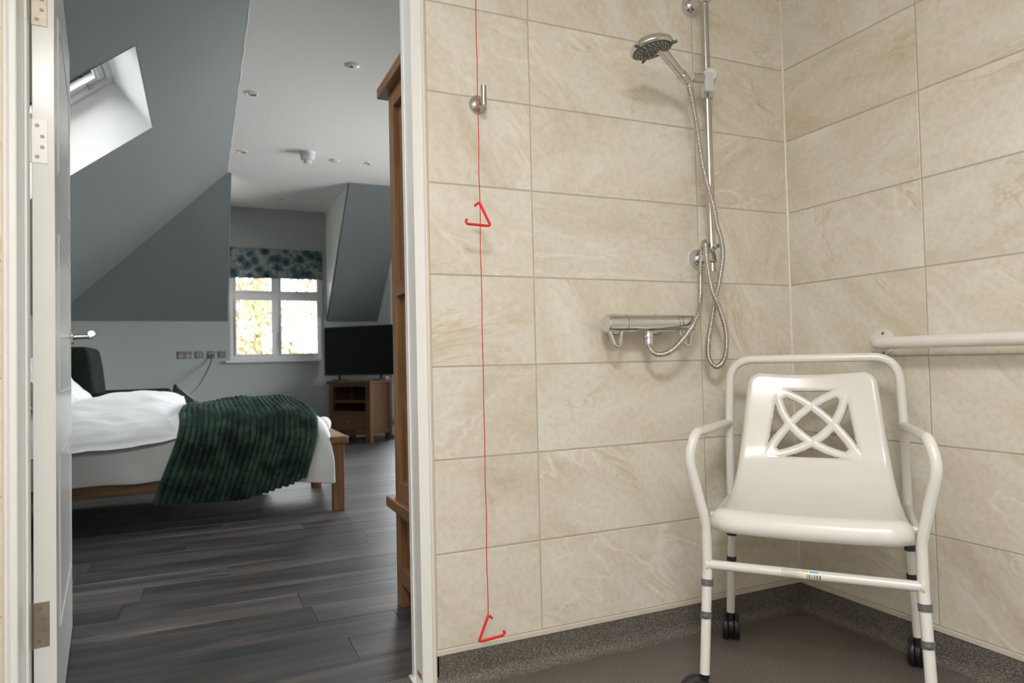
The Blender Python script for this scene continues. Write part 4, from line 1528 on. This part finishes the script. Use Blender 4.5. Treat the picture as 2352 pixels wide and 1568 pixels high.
def throw_fn(u, v):
    # v: 0 at the hem on the near side, 1 at the far hem; u across the bed
    hem = 0.150 - 0.010 * sin(u * pi) + (0.085 * max(0, (u - 0.55) / 0.45) ** 1.6)
    P, L = section(round(hem, 2), 0.42)
    p, n = sample(P, L, v)
    low = max(0.0, min(1.0, (0.56 - p.z) / 0.40)) if p.y < 2.9 else 0.0
    top = max(0.0, min(1.0, (p.y - 2.44) / 0.4))
    xa = -1.985 - 0.135 * low ** 1.1 + 0.02 * top + 0.012 * sin(p.y * 9)
    xb = -1.262 - 0.085 * max(0, low - 0.25) / 0.75 - 0.055 * top
    if p.y < 2.9:
        xb -= 0.03 * max(0, (p.z - 0.55) / 0.07)
    uu = u + 0.012 * nn(u * 3, p.y, p.z, 4.0)
    x = xa + (xb - xa) * uu
    rib = abs(sin(pi * 24 * u)) ** 0.7
    off = 0.014 + 0.0250 * rib + 0.020 * nn(x, p.y * 0.6, p.z * 0.6, 5.0) * (0.45 + 0.55 * top) + 0.010 * nn(x * 1.0, p.y, p.z, 13.0)
    off += 0.028 * low * sin(u * 14 + 1.0) * 0.35
    lift = 0.026 * top * max(0, sin(pi * min(1, max(0, (u - 0.22) / 0.78)))) ** 1.0
    return Vector((x, p.y, p.z + lift)) + n * off


tw = mk('throw_blanket', grid(throw_fn, 300, 150), M['throw'], smooth=True, loc=(-1.65, 2.6, 0.15))
tag(tw, 'dark green ribbed velvet throw draped across the bed', 'blanket')
md = tw.modifiers.new('thickness', 'SOLIDIFY')
md.thickness = 0.008
md.offset = 1


def pillow_fn(cx, hx, hy, hz, tilt, seed):
    ca, sa = cos(tilt[0]), sin(tilt[0])
    cb, sb = cos(tilt[1]), sin(tilt[1])

    def fn(u, v, side):
        a, b = 2 * u - 1, 2 * v - 1
        e = (1 - abs(a) ** 3.2) * (1 - abs(b) ** 2.8)
        z = side * hz * max(0, e) ** 0.60
        pin = 1 - 0.07 * (1 - abs(a)) - 0.0
        x = hx * a * (1 - 0.06 * (1 - b * b) * 0) * (1 - 0.05 * b * b * abs(a) ** 3)
        y = hy * b * (1 - 0.05 * a * a)
        wr = 0.032 * nn(x + seed, y * 1.6, 0, 4.5) + 0.018 * nn(x + seed, y * 3.0, 0, 8)
        # pleats gathered at the near seam
        wr += 0.010 * sin(x * 34 + 3 * nn(x, y, seed, 4)) * max(0, (abs(b) - 0.55)) * 1.1
        z += wr * (0.4 + 0.6 * max(0, e))
        # rotate: about y (tilt[0]) then about x (tilt[1])
        x, z = x * ca + z * sa, -x * sa + z * ca
        y, z = y * cb - z * sb, y * sb + z * cb
        return Vector((cx[0] + x, cx[1] + y, cx[2] + z))
    return fn


def pillow(name, cx, hx, hy, hz, tilt, seed, label):
    fn = pillow_fn(cx, hx, hy, hz, tilt, seed)
    n, m = 64, 54
    o = mk(name, join(grid(lambda u, v: fn(u, v, 1), n, m), grid(lambda u, v: fn(u, v, -1), n, m)), M['sheet'], smooth=True, loc=(cx[0], cx[1], cx[2] - hz))
    wl = o.modifiers.new('weld', 'WELD')
    wl.merge_threshold = 0.002
    return tag(o, label, 'pillow', 'white pillows on the bed')


pillow('pillow', (-2.40, 2.75, 0.560), 0.440, 0.405, 0.122, (-0.08, 0.27), 1.3, 'large plump white pillow overhanging the near side of the bed')
pillow('pillow', (-2.665, 3.02, 0.745), 0.27, 0.33, 0.10, (0.80, 0.0), 7.7, 'white pillow leaning up at the head of the bed by the door')

# ================================================================= wardrobe
wd = thing('wardrobe', 'tall oak wardrobe with panelled side just past the door frame', 'wardrobe', (-0.75, 0.42, 0))
WX0, WX1, WY0, WY1 = -1.235, -0.26, 0.150, 0.702
mk('carcass', join(box(WX0 + 0.022, WX1 - 0.022, WY0, WY1 - 0.03, 0.384, 1.864), box(WX0 + 0.022, WX1 - 0.022, WY0, WY1 - 0.03, 0.10, 0.345)), M['oak'], wd)
for xs, xo in ((WX0, WX0 + 0.024), (WX1 - 0.024, WX1)):
    for z0, z1 in ((0.384, 1.864), (0.0, 0.345)):
        mk('stile', box(xs, xo, WY1 - 0.060, WY1, z0, z1), M['oak'], wd, bevel=0.002)
        mk('stile', box(xs, xo, WY0, WY0 + 0.060, z0, z1), M['oak'], wd, bevel=0.002)
    for z0, z1 in ((1.806, 1.864), (1.112, 1.162), (0.384, 0.450), (0.085, 0.142), (0.315, 0.345)):
        mk('side_rail', box(xs + 0.0005, xo, WY0 + 0.060, WY1 - 0.060, z0, z1), M['oak_y'], wd, bevel=0.002)
for x0 in (WX0, WX1 - 0.06):
    for y0 in (WY0, WY1 - 0.06):
        mk('foot', box(x0 + 0.001, x0 + 0.059, y0 + 0.001, y0 + 0.059, 0.0, 0.10), M['oak'], wd, bevel=0.002)
cr = mk('cornice', box(WX0 - 0.032, WX1 + 0.032, WY0 - 0.012, WY1 + 0.048, 1.864, 1.902), M['oak_y'], wd, bevel=0.003)
mk('waist_moulding', box(WX0 - 0.026, WX1 + 0.026, WY0 - 0.012, WY1 + 0.045, 0.344, 0.384), M['oak_y'], wd, bevel=0.006)
xm = (WX0 + WX1) / 2
for x0, x1 in ((WX0 + 0.03, xm - 0.002), (xm + 0.002, WX1 - 0.03)):
    d_ = mk('door', box(x0, x1, WY1 - 0.03, WY1 - 0.006, 0.40, 1.85), M['oak'], wd, bevel=0.003)
    kx = x1 - 0.03 if x0 < xm - 0.1 else x0 + 0.03
    mk('knob', lathe([(0.007, 0), (0.007, 0.012), (0.015, 0.018), (0.010, 0.026)], (kx, WY1 - 0.006, 1.1), (0, 1, 0), 16), M['hinge'], d_, smooth=True, sharp=40)
    d_ = mk('drawer', box(x0, x1, WY1 - 0.03, WY1 - 0.006, 0.12, 0.335), M['oak_x'], wd, bevel=0.003)
    mk('knob', lathe([(0.007, 0), (0.007, 0.012), (0.015, 0.018), (0.010, 0.026)], ((x0 + x1) / 2, WY1 - 0.006, 0.23), (0, 1, 0), 16), M['hinge'], d_, smooth=True, sharp=40)

# ================================================================= television cabinet and television
EA = atan2(-0.733, 0.68)
ev, bv = V(0.68, -0.733, 0), V(0.733, 0.68, 0)
CW, CD, CH = 0.56, 0.43, 0.690
C0 = V(-0.188, 5.81, 0)
CC = C0 - ev * (CW / 2) + bv * (CD / 2)
tu = thing('television_cabinet', 'small oak cabinet with two open shelves under the television', 'cabinet', CC, EA, world=False)
a, b = CW / 2, CD / 2
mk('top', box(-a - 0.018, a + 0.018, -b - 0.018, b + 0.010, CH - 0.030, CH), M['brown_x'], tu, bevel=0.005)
for sx in (-1, 1):
    for sy in (-1, 1):
        x0, y0 = (sx * a - (0.062 if sx > 0 else 0)), (sy * b - (0.058 if sy > 0 else 0))
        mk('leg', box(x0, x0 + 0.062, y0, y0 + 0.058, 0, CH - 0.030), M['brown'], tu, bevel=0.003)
    xs = sx * (a - 0.018)
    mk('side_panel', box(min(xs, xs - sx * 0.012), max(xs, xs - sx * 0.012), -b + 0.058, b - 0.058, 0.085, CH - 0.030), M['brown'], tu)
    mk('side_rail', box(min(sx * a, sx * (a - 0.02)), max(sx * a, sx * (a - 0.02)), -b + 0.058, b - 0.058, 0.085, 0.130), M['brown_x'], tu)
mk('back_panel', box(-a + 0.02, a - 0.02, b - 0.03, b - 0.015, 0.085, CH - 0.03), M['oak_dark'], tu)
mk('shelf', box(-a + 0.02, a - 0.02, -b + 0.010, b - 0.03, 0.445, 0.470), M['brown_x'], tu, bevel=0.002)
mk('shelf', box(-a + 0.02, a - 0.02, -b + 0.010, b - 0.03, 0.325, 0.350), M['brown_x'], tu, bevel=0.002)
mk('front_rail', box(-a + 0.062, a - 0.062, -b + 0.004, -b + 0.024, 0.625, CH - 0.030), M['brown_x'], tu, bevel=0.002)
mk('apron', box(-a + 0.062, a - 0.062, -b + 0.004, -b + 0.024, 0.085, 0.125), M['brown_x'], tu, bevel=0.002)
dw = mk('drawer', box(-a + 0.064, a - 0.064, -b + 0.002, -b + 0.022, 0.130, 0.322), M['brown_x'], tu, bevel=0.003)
mk('knob', lathe([(0.006, 0), (0.006, 0.010), (0.014, 0.016), (0.009, 0.024)], (0, -b + 0.002, 0.23), (0, -1, 0), 16), M['hinge'], dw, smooth=True, sharp=40)
TC = CC + V(0, 0, CH)
tv = thing('television', 'flat black television on the oak cabinet beside the window', 'television', TC, EA, world=False)
TWD, THT = 0.97, 0.565
mk('bezel', box(-TWD / 2, TWD / 2, -0.022, 0.022, 0.058, 0.058 + THT), M['black'], tv, bevel=0.004)
mk('screen', box(-TWD / 2 + 0.010, TWD / 2 - 0.010, -0.0235, -0.0215, 0.074, 0.058 + THT - 0.010), M['screen'], tv)
for sx in (-1, 1):
    mk('stand_foot', join(box(sx * 0.285 - 0.012, sx * 0.285 + 0.012, -0.012, 0.012, 0.010, 0.062), box(sx * 0.285 - 0.048, sx * 0.285 + 0.048, -0.10, 0.10, 0.001, 0.012)), M['black'], tv, bevel=0.003)
st_ = thing('set_top_box', 'small pale box behind the television foot on the cabinet', 'box', CC + ev * 0.24 + bv * 0.15 + V(0, 0, CH), EA, world=False)
mk('case', box(-0.03, 0.03, -0.03, 0.03, 0.001, 0.04), M['grey_plastic'], st_, bevel=0.004)
mk('front_slot', box(-0.02, 0.02, -0.0312, -0.0302, 0.015, 0.02), M['ink'], st_)

# ================================================================= green armchair beyond the bed
ac = thing('armchair', 'dark green velvet armchair standing between bed and far wall', 'armchair', (-2.62, 4.85, 0))
mk('backrest', prism([(-3.02, 0.30), (-2.62, 0.30), (-2.635, 0.62), (-2.665, 0.90), (-2.69, 1.040), (-2.72, 1.060), (-2.96, 1.060), (-3.02, 1.03)], 'y', 4.52, 5.20), M['chair_velvet'], ac, bevel=0.03, segs=3)
mk('arm', box(-2.96, -2.135, 4.42, 4.56, 0.14, 0.695), M['chair_velvet'], ac, bevel=0.03, segs=3)
mk('arm', box(-2.96, -2.135, 5.16, 5.30, 0.14, 0.695), M['chair_velvet'], ac, bevel=0.03, segs=3)
mk('seat_base', box(-2.90, -2.15, 4.55, 5.17, 0.14, 0.34), M['chair_velvet'], ac, bevel=0.02)
mk('cushion', box(-2.66, -2.13, 4.565, 5.155, 0.34, 0.48), M['chair_velvet'], ac, bevel=0.04, segs=3)
for x in (-2.88, -2.20):
    for y in (4.47, 5.25):
        mk('leg', cyl((x, y, 0), (x, y, 0.15), 0.018, 0.026, n=12), M['oak'], ac, smooth=True, sharp=40)

# ================================================================= phone table, telephone, sockets
tt = thing('side_table', 'small reddish wooden side table holding the telephone', 'table', (-2.02, 5.02, 0))
mk('table_top', box(-2.13, -1.905, 4.86, 5.20, 0.545, 0.572), M['table_red'], tt, bevel=0.004)
for x in (-2.115, -1.945):
    for y in (4.875, 5.16):
        mk('leg', box(x, x + 0.025, y, y + 0.025, 0, 0.545), M['table_red'], tt, bevel=0.003)
mk('apron', box(-2.11, -1.925, 4.88, 4.89, 0.49, 0.545), M['table_red'], tt)
ph = thing('telephone', 'dark desk telephone with sloped keypad on the side table', 'telephone', (-2.03, 5.0, 0.572), 0.0, world=False)
pp = [(-0.085, 0.001), (0.085, 0.001), (0.085, 0.025), (-0.030, 0.125), (-0.085, 0.125)]
mk('base', prism(pp, 'y', -0.09, 0.09), M['phone'], ph, bevel=0.006)
mk('handset', tube(fillet([(-0.055, -0.10, 0.122), (-0.060, -0.085, 0.145), (-0.060, 0.085, 0.145), (-0.055, 0.10, 0.122)], 0.02), 0.018, 12), M['phone'], ph, smooth=True, sharp=60)
kd = V(0.115, 0, -0.100).normalized()
kn = V(0.100, 0, 0.115).normalized()
for i in range(4):
    for j in range(3):
        c = V(-0.005, 0, 0.1033) + kd * (0.012 + 0.022 * i) + V(0, -0.045 + 0.03 * j, 0)
        mk('key', cyl(c, c + kn * 0.004, 0.008, 0.007, n=8), M['grey_plastic'], ph)


def plate(x0, x1, kind, label):
    z0, z1 = 0.978, 1.058
    t = thing('wall_socket', label, 'socket', ((x0 + x1) / 2, YF, z0), group='steel plates on the far wall')
    pl = mk('plate', box(x0, x1, YF - 0.008, YF, z0, z1), M['socket'], t, bevel=0.002)
    xm_ = (x0 + x1) / 2
    if kind == 'double':
        for s in (-1, 1):
            mk('insert', box(xm_ + s * 0.036 - 0.020, xm_ + s * 0.036 + 0.020, YF - 0.010, YF - 0.007, z0 + 0.012, z0 + 0.045), M['insert'], t)
            mk('rocker', box(xm_ + s * 0.030 - 0.006, xm_ + s * 0.030 + 0.006, YF - 0.013, YF - 0.007, z0 + 0.052, z0 + 0.070), M['insert'], t)
    elif kind == 'aerial':
        mk('insert', cyl((xm_ - 0.008, YF - 0.012, z0 + 0.045), (xm_ - 0.008, YF - 0.007, z0 + 0.045), 0.010, n=12), M['insert'], t)
    else:
        mk('insert', box(xm_ - 0.022, xm_ + 0.022, YF - 0.011, YF - 0.007, z0 + 0.02, z0 + 0.06), M['insert'], t)
        mk('port', box(xm_ - 0.008, xm_ + 0.008, YF - 0.0125, YF - 0.0105, z0 + 0.03, z0 + 0.045), M['ink'], t)
    return t


plate(-2.122, -1.976, 'double', 'wide double steel socket plate, farthest from the window')
plate(-1.944, -1.857, 'single', 'single steel socket plate right beside the double one')
plate(-1.821, -1.742, 'phone', 'steel socket plate with the grey telephone cable plugged in')
plate(-1.710, -1.629, 'aerial', 'darker steel plate nearest to the window sill')
cb = thing('telephone_cable', 'grey cable hanging from wall socket down to the telephone', 'cable', (-1.78, YF, 0.98))
path = catmull([(-1.768, YF - 0.014, 1.010), (-1.772, YF - 0.035, 0.985), (-1.80, YF - 0.08, 0.90), (-1.855, YF - 0.25, 0.78), (-1.91, YF - 0.65, 0.69), (-1.955, YF - 1.10, 0.645), (-1.975, YF - 1.45, 0.62), (-1.985, 5.092, 0.605)], 0.03)
mk('cable', tube(path, 0.0075, 8), M['grey_cable'], cb, smooth=True)
mk('plug', box(-1.782, -1.756, YF - 0.030, YF - 0.0128, 0.995, 1.025), M['grey_cable'], cb, bevel=0.003)

# ================================================================= roman blind
bl = thing('roman_blind', 'teal floral roman blind half folded over the window', 'blind', (-1.08, YF - 0.02, 1.88))


def blind_panel(z0, z1, y0, bulge, x0=-1.580, x1=-0.566):
    def fn(u, v):
        return Vector((x0 + (x1 - x0) * u, y0 - bulge * sin(pi * v) - 0.006 * nn(u * 3, v, y0, 2.0), z0 + (z1 - z0) * v + 0.004 * nn(u * 4, 0, z0, 1.5)))
    return grid(fn, 40, 12)


for nm, q in (('fabric_panel', (1.965, 2.222, YF - 0.045, 0.012)), ('fabric_fold', (1.905, 1.985, YF - 0.058, 0.020)), ('fabric_fold', (1.878, 1.915, YF - 0.052, 0.014))):
    o = mk(nm, blind_panel(*q), M['blind'], bl, smooth=True)
    md = o.modifiers.new('thickness', 'SOLIDIFY')
    md.thickness = 0.006
mk('head_rail', box(-1.575, -0.570, YF - 0.040, YF - 0.002, 2.195, 2.222), M['white_plastic'], bl)
mk('side_return', box(-1.579, -1.575, YF - 0.040, YF - 0.004, 2.03, 2.205), M['white_plastic'], bl)
mk('side_return', box(-0.571, -0.567, YF - 0.040, YF - 0.004, 2.03, 2.205), M['white_plastic'], bl)


# ================================================================= fittings on the bedroom ceiling
def downlight(x, y, r, label):
    t = thing('downlight', label, 'downlight', (x, y, ZC), group='recessed lights in the bedroom ceiling')
    mk('bezel', lathe([(r, 0), (r * 0.96, 0.006), (r * 0.70, 0.008), (r * 0.60, 0.002), (r * 0.60, 0.0)], (x, y, ZC), (0, 0, -1), 30, cap=False), M['white_plastic'], t, smooth=True, sharp=50)
    mk('lamp', lathe([(r * 0.60, 0.0015), (r * 0.34, 0.003), (r * 0.30, 0.001)], (x, y, ZC), (0, 0, -1), 24), M['lamp_glass'], t, smooth=True, sharp=40)


downlight(-1.556, 3.065, 0.046, 'round recessed ceiling light nearest to the skylight slope and the door')
downlight(-1.545, 4.424, 0.046, 'round recessed ceiling light along the slope edge nearer the dormer')
downlight(-0.481, 4.415, 0.036, 'faint recessed light at the right beside the wardrobe top')
downlight(-1.061, 6.043, 0.036, 'tiny recessed light in the dormer ceiling above the blind')
em = thing('emergency_light', 'round ceiling emergency light with a small green lamp', 'emergency light', (-1.019, 2.392, ZC))
mk('bezel', lathe([(0.044, 0), (0.043, 0.006), (0.030, 0.010), (0.014, 0.010)], (-1.019, 2.392, ZC), (0, 0, -1), 30), M['white_plastic'], em, smooth=True, sharp=40)
mk('lens', lathe([(0.013, 0.008), (0.012, 0.014), (0.005, 0.016)], (-1.025, 2.392, ZC), (0, 0, -1), 18), M['lamp_glass'], em, smooth=True, sharp=60)
mk('indicator', lathe([(0.004, 0.009), (0.003, 0.012)], (-0.989, 2.378, ZC), (0, 0, -1), 12), M['led'], em, smooth=True)
dt = thing('smoke_detector', 'stepped pale smoke detector hanging from the bedroom ceiling', 'detector', (-1.035, 4.26, ZC))
mk('base', lathe([(0.062, 0), (0.062, 0.030), (0.058, 0.034)], (-1.035, 4.26, ZC), (0, 0, -1), 30), M['detector'], dt, smooth=True, sharp=40)
mk('body', lathe([(0.056, 0.034), (0.058, 0.040), (0.056, 0.068), (0.045, 0.074)], (-1.035, 4.26, ZC), (0, 0, -1), 30), M['detector'], dt, smooth=True, sharp=40)
mk('sensor_cap', lathe([(0.032, 0.074), (0.034, 0.096), (0.028, 0.102)], (-1.035, 4.26, ZC), (0, 0, -1), 24), M['white_plastic'], dt, smooth=True, sharp=40)
mk('indicator', lathe([(0.010, 0.070), (0.010, 0.080), (0.005, 0.082)], (-1.078, 4.245, ZC), (0, 0, -1), 14), M['white_plastic'], dt, smooth=True)
cs = thing('ceiling_disc', 'flat white cover disc on the ceiling beside the smoke detector', 'ceiling disc', (-0.777, 4.419, ZC))
mk('cover', lathe([(0.045, 0), (0.045, 0.008), (0.040, 0.012)], (-0.777, 4.419, ZC), (0, 0, -1), 30), M['white_plastic'], cs, smooth=True, sharp=40)
mk('rim', lathe([(0.047, 0.0), (0.047, 0.003)], (-0.777, 4.419, ZC), (0, 0, -1), 30), M['detector'], cs, smooth=True, sharp=40)

# ================================================================= outside
gd = mk('ground', box(-60, 60, -60, 120, -3.3, -3.2), M['bounce_ground'])
tag(gd, 'unseen ground outside, made pale to bounce daylight up indoors', 'ground', kind='structure')


def tree(x, y, h, r, seed, label, nleaf=9000):
    R = random.Random(seed)
    t = thing('garden_tree', label, 'tree', (x, y, -3.2), group='trees seen through the dormer window')
    mk('trunk', tube([(x, y, -3.2), (x + 0.1, y, -1), (x - 0.05, y + 0.1, 1.5), (x + 0.1, y, h - 1.2)], [0.22, 0.17, 0.12, 0.03], 10), M['bark'], t, smooth=True)
    br_ = []
    for k in range(26):
        z = -0.8 + (h - 0.6) * R.random()
        a = R.uniform(0, 2 * pi)
        l = r * R.uniform(0.5, 0.95)
        p = [(x, y, z), (x + cos(a) * l * 0.5, y + sin(a) * l * 0.5, z + 0.5), (x + cos(a) * l, y + sin(a) * l, z - 0.1)]
        br_.append(tube(p, [0.04, 0.022, 0.008], 6))
    bo = mk('branches', join(*br_), M['bark'], t, smooth=True)
    bo['kind'] = 'stuff'
    vs, fs = [], []
    cl_ = []
    for k in range(130):
        a, q = R.uniform(0, 2 * pi), R.random() ** 0.5
        z = R.uniform(-1.6, h - 2.4)
        rr_ = r * q * (0.55 + 0.45 * sin(pi * min(1, max(0, (z + 2.2) / (h + 0.5)))))
        cl_.append((x + cos(a) * rr_, y + sin(a) * rr_, z))
    for k in range(nleaf):
        c = R.choice(cl_)
        # sprays hang down
        d = R.random()
        p = Vector((c[0] + R.gauss(0, 0.16), c[1] + R.gauss(0, 0.16), c[2] + 0.35 - 0.9 * d + R.gauss(0, 0.08)))
        s = R.uniform(0.06, 0.11)
        e = Vector((R.gauss(0, 1), R.gauss(0, 1), R.gauss(0, 1))).normalized() * s
        g = Vector((R.gauss(0, 0.5), R.gauss(0, 0.5), -1)).normalized() * s * 1.7
        b = len(vs)
        vs += [p, p + e * 0.5 + g * 0.5, p + g, p - e * 0.5 + g * 0.5]
        fs.append((b, b + 1, b + 2, b + 3))
    lf = mk('foliage', (vs, fs), M['leaf'], t)
    lf['kind'] = 'stuff'


tree(-2.5, 15.6, 6.4, 2.0, 11, 'pale green tree filling the left window panes')
tree(1.75, 13.2, 6.8, 1.7, 12, 'yellowish tree filling the right window panes')
tree(-0.3, 20.0, 8.2, 2.6, 13, 'taller hazy tree between and behind the two nearer trees')
